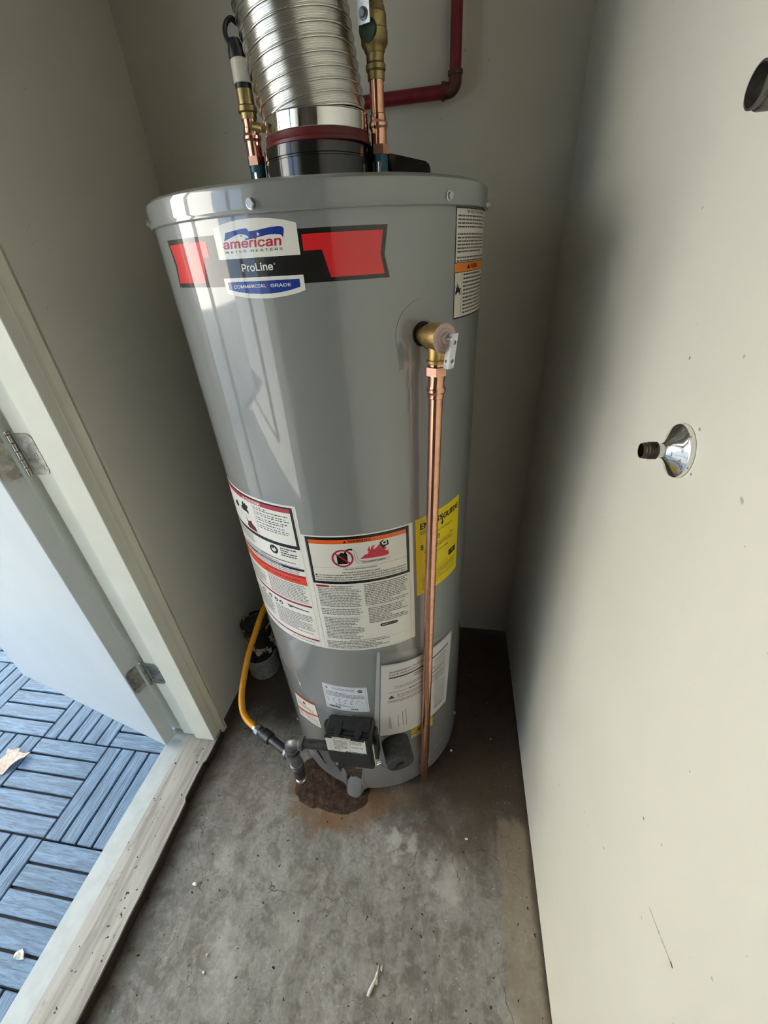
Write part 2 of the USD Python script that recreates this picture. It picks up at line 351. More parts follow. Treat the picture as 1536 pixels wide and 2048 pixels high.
_txt = {}
def text2d(s, bold):
    if (s, bold) not in _txt:
        t = meshkit.text_mesh(s, 1.0, .05, bold); up = t.face_normals[:, 2] > .5
        f = t.faces[up]; ids, inv = np.unique(f, return_inverse=True)
        _txt[(s, bold)] = (np.array(t.vertices)[ids][:, :2], inv.reshape(-1, 3))
    return _txt[(s, bold)]
class Print:
    """flat print, layer upon layer, on a label: everything in label coordinates (u across, v up)"""
    def __init__(s): s.V, s.F, s.C, s.L, s.n = [], [], [], [], 0
    def raw(s, v, f, col, layer):
        s.V.append(v); s.F.append(f + s.n); s.n += len(v)
        s.C.append(np.tile(col, (len(v), 1))); s.L.append(np.full(len(v), layer))
    def poly(s, p, col, layer=1):
        p = p if not isinstance(p, list) else Polygon(p)
        for g_ in strips(p if p.is_valid else p.buffer(0), .01):
            v, f = tri2d(g_); s.raw(v, f, col, layer)
    def rect(s, u0, v0, u1, v1, col, layer=1):
        u0, u1 = min(u0, u1), max(u0, u1); k = max(1, math.ceil((u1 - u0) / .01)); u = np.linspace(u0, u1, k + 1)
        v = np.vstack([np.stack([u, np.full(k + 1, min(v0, v1))], 1), np.stack([u, np.full(k + 1, max(v0, v1))], 1)])
        i = np.arange(k); f = np.vstack([np.stack([i, i + 1, i + k + 2], 1), np.stack([i, i + k + 2, i + k + 1], 1)]); s.raw(v, f, col, layer)
    def box(s, u0, v0, u1, v1, w, col, layer=1):
        s.rect(u0, v1 - w, u1, v1, col, layer); s.rect(u0, v0, u1, v0 + w, col, layer); s.rect(u0, v0, u0 + w, v1, col, layer); s.rect(u1 - w, v0, u1, v1, col, layer)
    def text(s, t, u0, u1, v, h, col, layer=3, bold=True, shear=0.0, turn=False):
        p, f = text2d(t, bold); p = p.copy(); w = p[:, 0].max() - p[:, 0].min()
        p[:, 0] = (p[:, 0] - p[:, 0].min()) / w * (u1 - u0); p[:, 1] *= h; p[:, 0] += shear * p[:, 1]
        if turn: p = np.stack([-p[:, 1], p[:, 0]], 1); p += (v, u0)
        else: p += (u0, v)
        s.raw(p, f, col, layer)
    def lines(s, u0, u1, vt, vb, n, col, seed=0, fill=.46, layer=2, word=(.003, .011), gap=.0013, ragged=.1, indent=None):
        """lines too small to read in the photograph: words as strokes of ink"""
        r = random.Random(seed); pitch = (vt - vb) / n
        for k in range(n):
            v = vt - (k + .75) * pitch; u = u0; end = u1 - (r.random() * ragged * (u1 - u0)) - ((u1 - u0) * .55 * r.random() if r.random() < .16 else 0)
            while u < end:
                w = min(r.uniform(*word), end - u)
                if w > .0008:
                    s.rect(u, v, u + w, v + pitch * fill, tuple(np.array(col) * r.uniform(.7, 1.15) + r.uniform(0, .05)), layer)
                u += w + gap
    def build(s, name, parent, material, place_, label=None, step=.00012):
        """place_(u, v, lift) -> (points, normals)"""
        V = np.vstack(s.V); Fc = np.vstack(s.F); C = np.clip(np.vstack(s.C), 0, 1); L = np.concatenate(s.L)
        pts, nor = place_(V[:, 0], V[:, 1], .0002 + step * L)
        a = np.cross(pts[Fc[:, 1]] - pts[Fc[:, 0]], pts[Fc[:, 2]] - pts[Fc[:, 0]]); bad = (a * nor[Fc[:, 0]]).sum(1) < 0; Fc[bad] = Fc[bad][:, ::-1]
        path = numbered(parent, name); m_ = usdkit.mesh(stage, path, (pts - org(parent), Fc), M[material])
        m_.CreateNormalsAttr(Vt.Vec3fArray.FromNumpy(nor.astype(np.float32))); m_.SetNormalsInterpolation('vertex')
        UsdGeom.PrimvarsAPI(m_).CreatePrimvar('print_color', Sdf.ValueTypeNames.Color3fArray, 'vertex').Set(Vt.Vec3fArray.FromNumpy(C.astype(np.float32)))
        tag(m_.GetPrim(), label); return path
def tank_wrap(r0):
    def f(u, v, lift):
        a = u / RT; n = np.stack([np.cos(a), np.sin(a), 0 * a], 1); p = n * (r0 + lift)[:, None]; p[:, 2] = v; return p, n
    return f
def flat_wrap(o, ex, ey):
    o, ex, ey = map(lambda t: np.array(t, float), (o, ex, ey)); n = np.cross(ex, ey)
    def f(u, v, lift): return o + u[:, None] * ex + v[:, None] * ey + lift[:, None] * n, np.tile(n, (len(u), 1))
    return f
BLACK, WHITE, INK = lin(18, 18, 18), lin(232, 230, 222), lin(78, 76, 72)
RED, ORANGE, BLUE, CRIMSON = lin(226, 36, 44), lin(238, 104, 40), lin(22, 56, 146), lin(190, 30, 52)

# ================================================================== SETTING
XL, XR, YB, YF, ZC = -0.558, 0.492, 0.413, -1.50, 2.45
DY0, DY1, DZ = -1.38, -0.172, 2.06
XO = -0.68                                             # outer face of the left wall
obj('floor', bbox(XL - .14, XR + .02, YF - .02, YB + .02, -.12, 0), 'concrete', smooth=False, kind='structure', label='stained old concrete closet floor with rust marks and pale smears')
lw = trimesh.Trimesh(*(lambda m_: (m_.vert_properties[:, :3], m_.tri_verts))((manifold3d.Manifold.cube((XL - XO, YB - YF + 3.0, ZC + .25)).translate((XO, YF - .5, -.12)) - manifold3d.Manifold.cube((.4, DY1 - DY0, DZ + .12)).translate((XO - .1, DY0, -.12))).to_mesh()), process=False)
obj('wall_left', lw, 'wall_left', smooth=False, kind='structure', label='grey-beige painted left wall of the closet around the doorway')
obj('wall_right', bbox(XR, XR + .12, YF, YB + .12, .004, ZC), 'wall_right', smooth=False, kind='structure', label='cream painted right wall, brightly lit near the front, with small scuffs')
obj('wall_back', bbox(XL - .02, XR, YB, YB + .12, .004, ZC), 'wall', smooth=False, kind='structure', label='back wall behind the tank, cream paint toned darker for shade')
obj('wall_front', bbox(XL, XR, YF - .12, YF, 0, ZC), pbr('darkened_unseen_wall', lin(84, 76, 66), .6, vary=.2, vscale=8), smooth=False, kind='structure', label='unseen wall behind the viewer, made dark to cut bounced light')  # out of view; colour kept dark to hold down reflections and bounce
obj('ceiling', bbox(XO - .3, XR + .2, YF - .3, YB + 2.2, ZC, ZC + .25), 'ceiling', smooth=False, kind='structure', label='closet ceiling')
obj('eaves', bbox(-2.5, XO - .3, YF - 2.5, YB + 2.2, ZC + .02, ZC + .20), 'ceiling', smooth=False, kind='structure', label='unseen roof overhang added to shade the deck and door')  # unseen overhang, added to keep sky light off the deck and door

# door frame: stop, jamb and rabbet, then the casing
def jamb_side(sgn, yref):
    return cat_([bbox(-.600, -.531, yref, yref + sgn * .040, .041, DZ - .02, .0012), bbox(-.652, -.600, yref + sgn * .011, yref + sgn * .040, .041, DZ - .02, .0012),
                 bbox(-.726, -.652, yref + sgn * .0270, yref + sgn * .075, .030, DZ - .02, .006)])
obj('trim_2', cat_([jamb_side(1, -.212), jamb_side(-1, DY0 + .038), bbox(XO, -.531, DY0, -.172, DZ - .02, DZ)]), 'trim', smooth=False, kind='structure', label='white painted stepped door jamb at the doorway')
cas = [(.0, .0), (.0, .022), (.0022, .0245), (.0085, .0245), (.0090, .0150), (.0125, .0150), (.0130, .0270), (.0160, .0285), (.0195, .0270), (.0200, .0160), (.0235, .0160), (.0245, .0215), (.0310, .0245), (.0375, .0285), (.0425, .0320), (.0430, .0210), (.0465, .0210), (.0470, .0335), (.0530, .0335), (.0570, .0290), (.0575, .0)]
def casing(y0, sgn):
    t = prism([(XL + x, y0 + sgn * y) for y, x in cas], DZ + .03); t.apply_translation((0, 0, .012)); return t
top = prism([(x, y) for y, x in cas], DY1 - DY0 + .10); T = np.eye(4); T[:3, 0], T[:3, 1], T[:3, 2] = (1, 0, 0), (0, 0, 1), (0, 1, 0); T[:3, 3] = (XL, DY0 - .05, DZ - .005)
top.apply_transform(T); top.invert() if top.volume < 0 else None
obj('trim_1', cat_([casing(-.200, 1), casing(DY0 + .01, -1), top]), 'trim', smooth=False, kind='structure', label='white moulded door casing with grooves beside the doorway')
# threshold
yy = np.linspace(DY0, -.172, 130); nz = np.array([meshkit.fbm(np.array([[y * 9, 3.3, .7]]), 4)[0] - .5 for y in yy])
ring = [(-.634, DY0), (-.634, -.172)] + [(-.526 + .011 * nz[k] - (.006 if nz[k] < -.16 else 0), yy[k]) for k in range(129, -1, -1)]
sill = prism(ring, .042); sill.apply_translation((0, 0, -.002))
path = thing('trim_3', 'worn grey painted wooden threshold with a ragged dirty inner edge', None, (-.58, -.61, 0), kind='structure')
obj('board', sill, 'threshold', path, smooth=False)
nos = trimesh.convex.convex_hull(np.array([(x, y, z) for y in (DY0, -.172) for x, z in ((-.634, .0395), (-.634, -.05), (-.706, -.05), (-.706, .022), (-.702, .029))]))
obj('nosing', nos, 'nosing', path, smooth=False, label='paler bevelled outer nosing')
obj('apron', bbox(-.70, -.66, DY0, -.172, -.13, -.045), 'trim', path, smooth=False)

# door, opened outwards
dpath = thing('door_1', 'white flat door opened outwards onto the deck, hinged on two steel hinges', 'door', (-.675, -.212, .05), kind='structure')
ang = math.atan2(.225, -.914); ex = np.array([math.cos(ang), math.sin(ang), 0]); ey = np.array([ex[1], -ex[0], 0]); ey = ey if ey[1] < 0 else -ey
DP = np.array([-.674, -.2125, 0])
def doorbox(a0, a1, b0, b1, z0, z1, bev=.0015):
    t = bbox(a0, a1, b0, b1, z0, z1, bev); T = np.eye(4); T[:3, 0], T[:3, 1], T[:3, 2], T[:3, 3] = ex, ey, (0, 0, 1), DP
    t.apply_transform(T); t.invert() if t.volume < 0 else None; return t
obj('leaf', doorbox(0, .80, 0, .041, .047, 2.03), 'door', dpath, smooth=False)
def hinge(zc):
    h = .047; rows = []
    r_ = [(0, -h), (.030, -h), (.036, -h + .004), (.040, -h + .012), (.040, h - .012), (.036, h - .004), (.030, h), (0, h)]
    j = prism(r_, .0022); T = np.eye(4); T[:3, 0], T[:3, 1], T[:3, 2], T[:3, 3] = (1, 0, 0), (0, 0, 1), (0, -1, 0), (-.652, -.2012, zc)
    j.apply_transform(T)                                       # leaf on the jamb
    hp = obj('hinge', j, 'hinge', dpath, smooth=False, label='worn steel butt hinge with rounded corners')
    r2 = [(0, -h), (.028, -h), (.034, -h + .006), (.036, -h + .014), (.036, h - .014), (.034, h - .006), (.028, h), (0, h)]
    d = prism(r2, .0022); T = np.eye(4); out = -ex
    T[:3, 0], T[:3, 1], T[:3, 2], T[:3, 3] = ey, (0, 0, 1), out, DP + out * .0002 + np.array([0, 0, zc]) + ey * .001
    d.apply_transform(T); obj('door_plate', d, 'hinge', hp, smooth=False)
    kx, ky = -.6595, -.2075
    for k in range(5):
        a, b = zc - h + k * 2 * h / 5 + .0006, zc - h + (k + 1) * 2 * h / 5 - .0006
        obj('knuckle', lathe([(.0050, a), (.0056, a + .0005), (.0056, b - .0005), (.0050, b)], 20, (kx, ky, 0)), 'hinge', hp)
    obj('pin', lathe([(.004, zc + h), (.0058, zc + h + .001), (.0058, zc + h + .004), (.003, zc + h + .0058), (0.0005, zc + h + .006)], 20, (kx, ky, 0)), 'hinge', hp)
    for dx, dz in ((.012, .03), (.028, 0), (.028, -.03)):
        obj('screw', lathe([(.0042, 0), (.0038, .0008), (.0012, .0009), (.0010, .0003)], 16, (-.652 + dx, -.2034, zc + dz), (0, -1, 0)), 'hinge', hp)
    for a_, dz in ((.024, -.032), (.017, -.01), (.024, .03)):
        obj('screw', lathe([(.0042, 0), (.0038, .0008), (.0012, .0009), (.0010, .0003)], 16, DP + ey * a_ - ex * .0024 + np.array([0, 0, zc + dz]), -ex), 'hinge', hp)
for zc in (.372, 1.10, 1.83): hinge(zc)

# deck of basket-weave tiles outside
deck = thing('deck', 'outdoor deck of grey composite tiles with sky blue mixed into their colour, laid in basket weave', None, (-1.2, -.4, -.12), kind='structure')
TS, gx, gy = .2965, -.7275, -.207
for i in range(-5, 0):
    for j in range(-4, 5):
        x0 = gx + i * TS + (.0 if i < -1 else 0); y0 = gy + j * TS
        vertical = (i + j) % 2 == 0
        x1, y1 = min(x0 + TS, -.708), y0 + TS
        tp = obj('deck_tile', bbox(x0 + .001, x1 - .0005, y0 + .001, y1 - .001, -.145, -.132), 'grid', deck, smooth=False)
        for k in range(5):
            p0, p1 = k * TS / 5 + .0034, (k + 1) * TS / 5 - .0034
            dz = rng.uniform(-.0006, .0006)
            if vertical: a = bbox(x0 + p0, min(x0 + p1, x1), y0 + .002, y0 + TS - .002, -.132, -.12 + dz, .0022)
            else: a = bbox(x0 + .002, min(x0 + TS - .002, x1), y0 + p0, y0 + p1, -.132, -.12 + dz, .0022)
            obj('slat', a, 'slat_y' if vertical else 'slat_x', tp, smooth=False)
obj('ground', bbox(-30, XO - .01, -20, 20, -.30, -.147), 'yard', smooth=False, kind='structure', label='paved yard below and beyond the deck tiles')
for k, py in enumerate((-2.9, -.95, 1.9)): obj('porch_post', bbox(-2.45, -2.33, py, py + .12, -.146, ZC + .03, .006), 'rust', smooth=False, kind='structure', label=('unseen brown post added for tank reflections, nearest the viewer', 'unseen brown post added for tank reflections, across from the doorway', 'unseen brown post added for tank reflections, beyond the open door')[k])  # unseen posts, added to break the tank's reflections into streaks
obj('wall_outside', bbox(-4.8, -4.6, -3.6, 3.0, -.146, 3.8), 'outside', smooth=False, kind='structure', label='sunlit cream garden wall across the yard')

# ================================================================== WATER HEATER
H = thing('water_heater', 'tall grey cylindrical gas water heater covered in stickers on the concrete floor', 'water heater', (0, 0, 0))
body = lathe([(.2805 - .0005, .022), (RT, .024), (RT, .1035), (RT - .0022, .1045), (RT - .0022, .1062), (RT, .1072), (RT, 1.462), (RT, 1.4705)], 288, closed=False)
obj('jacket', body, 'heater', H, smooth=30)
obj('base_pan', lathe([(.262, .0), (.266, .001), (.266, .03), (.20, .03)], 160), 'rust', H)
cap = [(RT + .0005, 1.4655), (RT + .0045, 1.4660), (RT + .0055, 1.4672), (RT + .0050, 1.4700), (RT + .0042, 1.4725), (RT + .0042, 1.490), (RT + .0030, 1.4950), (RT - .0005, 1.4985), (RT - .006, 1.5000), (.20, 1.5005), (.10, 1.5015), (.0, 1.502)]
obj('top_cap', lathe(cap, 240, closed=False), 'heater', H, smooth=30, label='rounded sheet-metal top cap')
def hexscrew(th, z, r0):
    d = np.array([math.cos(math.radians(th)), math.sin(math.radians(th)), 0]); o = d * r0 + np.array([0, 0, z])
    return cat_([lathe([(.0062, 0), (.0062, .0012), (.0045, .0016)], 24, o, d), hexnut(.0048, .005, o, d)])
for th in (-146, -92.1, -37.9, -2, 60, 120): obj('screw', hexscrew(th, 1.4757, RT + .0042), 'steel', H, smooth=False)
for th in (-12, -150): obj('screw', hexscrew(th, .112, RT), 'steel', H, smooth=False)

# brand sticker
P = Print()
P.poly([(-.6318, 1.4490), (-.2830, 1.4470), (-.2892, 1.4145), (-.2832, 1.3878), (-.6318, 1.3895), (-.6255, 1.418)], BLACK, 0)
P.poly([(-.6250, 1.4428), (-.5330, 1.4428), (-.5330, 1.4245), (-.5440, 1.4245), (-.5525, 1.3948), (-.6250, 1.3948), (-.6190, 1.418)], RED, 1)
P.poly([(-.3945, 1.4418), (-.2900, 1.4415), (-.2948, 1.4152), (-.2904, 1.3927), (-.3632, 1.3932), (-.3712, 1.4242), (-.3945, 1.4242)], RED, 1)
P.rect(-.5166, 1.3985, -.3990, 1.4205, BLACK, 1)
P.poly([(-0.5157, 1.4548), (-0.5027, 1.4582), (-0.4867, 1.4604), (-0.472, 1.4617), (-0.4582, 1.462), (-0.445, 1.4618), (-0.4325, 1.4606), (-0.4203, 1.4589), (-0.4084, 1.4565), (-0.3990, 1.4539), (-0.3990, 1.4203), (-0.5162, 1.4207)], WHITE, 2)
P.poly([(-0.5161, 1.3990), (-0.3989, 1.3982), (-0.3988, 1.3805), (-0.4098, 1.3775), (-0.4237, 1.3752), (-0.4376, 1.3738), (-0.4518, 1.3731), (-0.4663, 1.3734), (-0.4812, 1.3746), (-0.4966, 1.3768), (-0.5158, 1.3809)], WHITE, 2)
P.poly([(-0.5102, 1.3943), (-0.4048, 1.3939), (-0.4049, 1.3847), (-0.4179, 1.3818), (-0.4318, 1.3798), (-0.4459, 1.3787), (-0.4601, 1.3788), (-0.4798, 1.3801), (-0.495, 1.3822), (-0.5101, 1.3853)], BLUE, 3)
P.poly([(-0.4965, 1.4493), (-0.4858, 1.4505), (-0.4748, 1.4517), (-0.4671, 1.4523), (-0.4642, 1.4519), (-0.463, 1.4503), (-0.4625, 1.4489), (-0.4579, 1.4488), (-0.447, 1.4498), (-0.4345, 1.4512), (-0.4226, 1.4518), (-0.4181, 1.4513), (-0.4158, 1.45), (-0.4154, 1.4477), (-0.4167, 1.4434), (-0.4181, 1.4395), (-0.4187, 1.4414), (-0.4209, 1.4431), (-0.4275, 1.444), (-0.4361, 1.4439), (-0.4488, 1.4423), (-0.459, 1.4409), (-0.4676, 1.44), (-0.4695, 1.4405), (-0.4686, 1.4417), (-0.4643, 1.4419), (-0.4637, 1.4425), (-0.4642, 1.4439), (-0.4671, 1.4453), (-0.4716, 1.4463), (-0.4771, 1.4468), (-0.4833, 1.4455), (-0.4921, 1.4429), (-0.5007, 1.4406)], BLUE, 3)
P.poly([(-.4500 + (.0036 if k % 2 == 0 else .0014) * math.sin(k * PI / 5) * .8, 1.4451 + (.0026 if k % 2 == 0 else .0010) * math.cos(k * PI / 5)) for k in range(10)], WHITE, 4)
P.poly([(-0.4747, 1.4451), (-0.4728, 1.4452), (-0.4725, 1.4445), (-0.4741, 1.4441)], BLACK, 4)
P.text('american', -.5045, -.4215, 1.4322, .0094, CRIMSON, 4, True, shear=.14)
P.text('W A T E R   H E A T E R S', -.5036, -.4208, 1.4268, .0027, BLACK, 4, False)
P.text('ProLine', -.4825, -.4375, 1.4058, .0082, WHITE, 4, True)
P.poly(Point(-.4350, 1.4124).buffer(.0013), lin(150, 150, 150), 4)
P.text('COMMERCIAL', -.5010, -.4515, 1.3866, .0036, WHITE, 5, True); P.text('GRADE', -.4455, -.4170, 1.3862, .0036, WHITE, 5, True)
P.build('brand_sticker', H, 'decal', tank_wrap(RT), label='glossy red, black and white brand sticker with blue flag and eagle emblem')

# relief valve sticker, top right
P = Print(); u0, u1 = -.1625, -.026
P.rect(u0, 1.3205, u1, 1.4650, BLACK, 0); P.rect(u0 + .0018, 1.3225, u1 - .0018, 1.4632, lin(214, 208, 196), 1)
P.text('T&P RELIEF VALVE OPENING', -.133, -.050, 1.4582, .0036, INK, 3)
P.lines(-.157, -.031, 1.4570, 1.4395, 4, lin(70, 66, 62), 1, word=(.004, .012)); P.lines(-.157, -.031, 1.4350, 1.4090, 6, lin(70, 66, 62), 2, word=(.004, .012)); P.lines(-.157, -.031, 1.4058, 1.3972, 2, lin(70, 66, 62), 3, word=(.004, .012))
P.rect(u0, 1.3840, u1, 1.3975, BLACK, 1.5); P.rect(u0, 1.3848, u1, 1.3966, lin(226, 128, 44), 2)
P.text('WARNING', -.112, -.078, 1.3882, .0058, lin(60, 30, 16), 3); P.poly([(-.1255, 1.3880), (-.1140, 1.3880), (-.1198, 1.3945)], lin(40, 24, 14), 3)
P.rect(-.1412, 1.3225, -.1405, 1.3840, BLACK, 2)
P.lines(-.136, -.030, 1.3835, 1.3250, 11, lin(66, 62, 58), 4, word=(.004, .012))
P.poly([(-0.1595, 1.3577), (-0.1565, 1.3618), (-0.1593, 1.3676), (-0.1541, 1.3632), (-0.1555, 1.372), (-0.1507, 1.3637), (-0.1494, 1.3695), (-0.1484, 1.3627), (-0.1427, 1.3638), (-0.1451, 1.36), (-0.1438, 1.355), (-0.1464, 1.3528), (-0.1476, 1.357), (-0.152, 1.3582), (-0.1561, 1.3562), (-0.1567, 1.353)], BLACK, 3)
P.build('relief_valve_sticker', H, 'label', tank_wrap(RT), label='white sticker of small text with an orange warning bar')

# big instruction sticker, left and middle panels
def triangle(P, u, v, s_, col, layer=3): P.poly([(u, v), (u + s_, v), (u + s_ / 2, v + s_ * .86)], col, layer)
P = Print(); GR = lin(128, 126, 123)
P.rect(-.7060, .6610, -.4762, 1.0395, WHITE, 0)
P.rect(-.7060, .9395, -.4838, 1.0352, BLACK, 1); P.rect(-.7060, 1.0225, -.4895, 1.0318, lin(178, 52, 74), 2); P.rect(-.7060, .9475, -.4895, 1.0225, WHITE, 2)
P.text('DANGER', -.606, -.560, 1.0243, .0060, WHITE, 3); triangle(P, -.6165, 1.0243, .0075, WHITE)
P.poly([(-0.665, 1.0), (-0.6516, 1.0046), (-0.651, 1.0009), (-0.6478, 0.9956), (-0.6533, 0.9892), (-0.6598, 0.9882), (-0.6664, 0.9913)], BLACK, 3)
P.poly([(-0.6386, 0.9976), (-0.6296, 1.002), (-0.627, 1.0115), (-0.6206, 1.0147), (-0.6189, 1.0089), (-0.6133, 1.0136), (-0.6123, 1.0089), (-0.6066, 1.0097), (-0.6056, 1.005), (-0.6125, 0.9991), (-0.6067, 0.9954), (-0.6107, 0.9880), (-0.6153, 0.9920), (-0.6316, 0.9913)], BLACK, 3)
P.poly([(-0.6282, 0.9760), (-0.619, 0.9684), (-0.6059, 0.9732), (-0.6043, 0.9671), (-0.5946, 0.9616), (-0.5911, 0.9500), (-0.6044, 0.9510), (-0.6218, 0.9517), (-0.6283, 0.9567), (-0.6219, 0.9623)], lin(96, 28, 42), 3)
P.rect(-.5863, .9485, -.5858, 1.0222, BLACK, 3); P.rect(-.665, .978, -.590, .9783, GR, 3); P.rect(-.665, .983, -.590, .9833, GR, 3)
for vt, n in ((1.0200, 2), (1.0085, 2), (.9965, 2), (.9845, 1), (.9780, 2)): P.lines(-.583, -.493, vt, vt - .0048 * n, n, lin(58, 56, 58), int(vt * 1e4), word=(.003, .009), ragged=.2)
P.lines(-.690, -.612, .937, .912, 6, GR, 11); P.lines(-.660, -.565, .905, .893, 3, GR, 12)
P.poly(Point(-.5506, .9252).buffer(.0108), BLACK, 3); P.poly([(-.556, .930), (-.552, .926), (-.548, .931), (-.5435, .9255), (-.549, .919), (-.556, .9215)], WHITE, 4)
P.lines(-.533, -.493, .937, .914, 4, lin(58, 56, 58), 13); P.lines(-.600, -.500, .9055, .8985, 1, GR, 14); P.lines(-.600, -.489, .8975, .8905, 2, GR, 15)
P.rect(-.7060, .8845, -.4843, .8905, BLACK, 2); P.lines(-.62, -.535, .8905, .8845, 1, lin(190, 188, 182), 16, layer=3)
P.lines(-.690, -.486, .8835, .8735, 2, GR, 17)
P.rect(-.7060, .8655, -.4838, .8720, lin(172, 34, 34), 2); P.rect(-.7060, .8472, -.4838, .8655, lin(226, 74, 40), 2); P.text('WARNING', -.600, -.500, .8545, .0045, lin(120, 30, 20), 3)
P.lines(-.690, -.605, .838, .793, 9, GR, 18); P.lines(-.597, -.487, .845, .793, 11, GR, 19)
P.rect(-.7060, .7835, -.4840, .7890, lin(150, 30, 54), 2)
for uu in (-.640, -.611, -.5895, -.572): P.poly(Point(uu, .768).buffer(.006, 3), lin(60, 58, 60), 3); P.poly([(uu - .003, .764), (uu + .004, .766), (uu, .772)], WHITE, 4)
P.poly([(-.553, .7745), (-.494, .771), (-.494, .7685), (-.535, .770), (-.545, .766)], lin(70, 68, 68), 3)
P.lines(-.695, -.605, .760, .705, 10, GR, 20); P.lines(-.597, -.487, .757, .697, 12, GR, 21)
P.rect(-.7060, .6787, -.4830, .6832, lin(150, 30, 54), 2); P.rect(-.7060, .6745, -.483, .6748, GR, 2); P.rect(-.4810, .6630, -.4806, 1.036, lin(150, 150, 148), 2); P.lines(-.56, -.486, .6728, .668, 1, GR, 22)
# right panel
P.rect(-.4762, .6610, -.2582, .9788, WHITE, 0)
P.rect(-.4685, .8604, -.2668, .9758, BLACK, 1); P.rect(-.4630, .8672, -.2728, .9600, lin(226, 222, 212), 2); P.rect(-.4630, .9600, -.2728, .9694, ORANGE, 2)
P.text('WARNING', -.3868, -.3435, .9616, .0060, lin(70, 26, 10), 3); triangle(P, -.3960, .9616, .0068, lin(60, 24, 10))
P.rect(-.4630, .9026, -.2728, .9030, BLACK, 3)
P.poly([(-0.3671, 0.9213), (-0.3573, 0.9303), (-0.3511, 0.932), (-0.3492, 0.9373), (-0.3518, 0.9387), (-0.3492, 0.9466), (-0.346, 0.9488), (-0.3472, 0.9435), (-0.3451, 0.9412), (-0.343, 0.9482), (-0.3353, 0.9503), (-0.3403, 0.944), (-0.3391, 0.94), (-0.3327, 0.9442), (-0.3285, 0.9497), (-0.3247, 0.9497), (-0.3267, 0.9428), (-0.3216, 0.9378), (-0.3183, 0.9406), (-0.3137, 0.9394), (-0.3179, 0.934), (-0.3126, 0.9315), (-0.3092, 0.9344), (-0.312, 0.9276), (-0.3096, 0.9278), (-0.3107, 0.9224), (-0.3164, 0.9202)], lin(206, 44, 66), 3)
P.poly([(-0.3275, 0.9532), (-0.3203, 0.9587), (-0.3188, 0.9574), (-0.3238, 0.9523), (-0.321, 0.9469), (-0.3149, 0.9463), (-0.3124, 0.9484), (-0.3136, 0.9551), (-0.3104, 0.9561), (-0.3094, 0.9457), (-0.3158, 0.9428), (-0.3216, 0.9378), (-0.3244, 0.9422)], BLACK, 4); P.poly(Point(-.3177, .9516).buffer(.0027), BLACK, 4)
P.poly([(-0.4116, 0.9343), (-0.4046, 0.936), (-0.4043, 0.9388), (-0.4005, 0.9396), (-0.397, 0.9375), (-0.3966, 0.9403), (-0.3943, 0.9411), (-0.3905, 0.9352), (-0.3914, 0.9123), (-0.4113, 0.9112)], BLACK, 3)
P.poly([(-0.3952, 0.9402), (-0.3931, 0.9457), (-0.3869, 0.948), (-0.3803, 0.9478), (-0.3797, 0.9436), (-0.3858, 0.9446), (-0.3904, 0.9431), (-0.393, 0.9391)], BLACK, 4)
ringp = Point(-.4005, .9255).buffer(.0210).difference(Point(-.4005, .9255).buffer(.0176)); P.poly(ringp, lin(176, 34, 62), 5)
P.poly(LineString([(-.4145, .9385), (-.3865, .9125)]).buffer(.0016), lin(176, 34, 62), 5)
P.poly(LineString([(-.3783, .9453), (-.3733, .9354), (-.3708, .9218), (-.3675, .9165), (-.3151, .915), (-.3100, .917), (-.3098, .9129), (-.3153, .9112), (-.3682, .9089), (-.3752, .9156), (-.3777, .9359)]).buffer(.00035), lin(120, 120, 120), 3)
P.text('Flammable Vapors', -.3645, -.3184, .9118, .0034, BLACK, 4)
P.text('FIRE AND EXPLOSION HAZARD', -.4014, -.3352, .8970, .0030, BLACK, 3); P.text('Can result in serious injury or death', -.4050, -.3300, .8886, .0034, BLACK, 3)
triangle(P, -.4610, .8815, .0060, BLACK)
for t, v in (('Do not store or use gasoline or other flammable vapors and liquids in the vicinity of', .8822), ('this or any other appliance. Storage of or use of gasoline or other flammable vapors or', .8762), ('liquids in the vicinity of this or any other appliance can result in serious injury or death.', .8702)): P.text(t, -.4530 if v > .88 else -.4600, -.2760, v, .0033, BLACK, 3)
P.rect(-.4640, .8515, -.4365, .8565, lin(196, 62, 50), 2); P.text('WARNING', -.4600, -.4400, .8525, .0030, lin(90, 20, 14), 3); P.text('Protect against scalds', -.4340, -.3880, .8522, .0034, INK, 3)
P.lines(-.462, -.372, .8500, .7960, 12, GR, 31, fill=.5); P.lines(-.366, -.272, .8570, .7960, 13, GR, 32, fill=.5); P.lines(-.462, -.372, .7920, .7720, 4, GR, 33, fill=.52); P.rect(-.4620, .7668, -.372, .7672, GR, 2)
P.lines(-.460, -.374, .7655, .6985, 14, GR, 34, fill=.5, ragged=.22); P.lines(-.362, -.272, .7905, .7430, 10, GR, 35, fill=.5, ragged=.2)
for v in (.7930, .7700, .7490, .6930): P.rect(-.362, v, -.272, v + .0004, lin(140, 138, 134), 2)
P.poly(LineString([(-.3350, .7330), (-.3040, .7330)]).buffer(.0042), BLACK, 3); P.text('AHRI', -.3365, -.3225, .7314, .0036, WHITE, 4, True, .2); P.text('CERTIFIED', -.3210, -.3030, .7317, .0026, lin(190, 190, 190), 4, False)
P.text('SEE INSTALLATION INSTRUCTIONS', -.410, -.330, .6935, .0024, INK, 3); P.lines(-.463, -.300, .6915, .6665, 5, GR, 36, fill=.5, ragged=.35)
P.rect(-.4698, .6650, -.4693, .9770, lin(120, 120, 118), 2); P.rect(-.2680, .6650, -.2676, .8600, lin(120, 120, 118), 2); P.rect(-.4693, .6648, -.2676, .6652, lin(120, 120, 118), 2)
P.build('instruction_sticker', H, 'label', tank_wrap(RT), label='large white instruction sticker with black framed danger and warning panels')

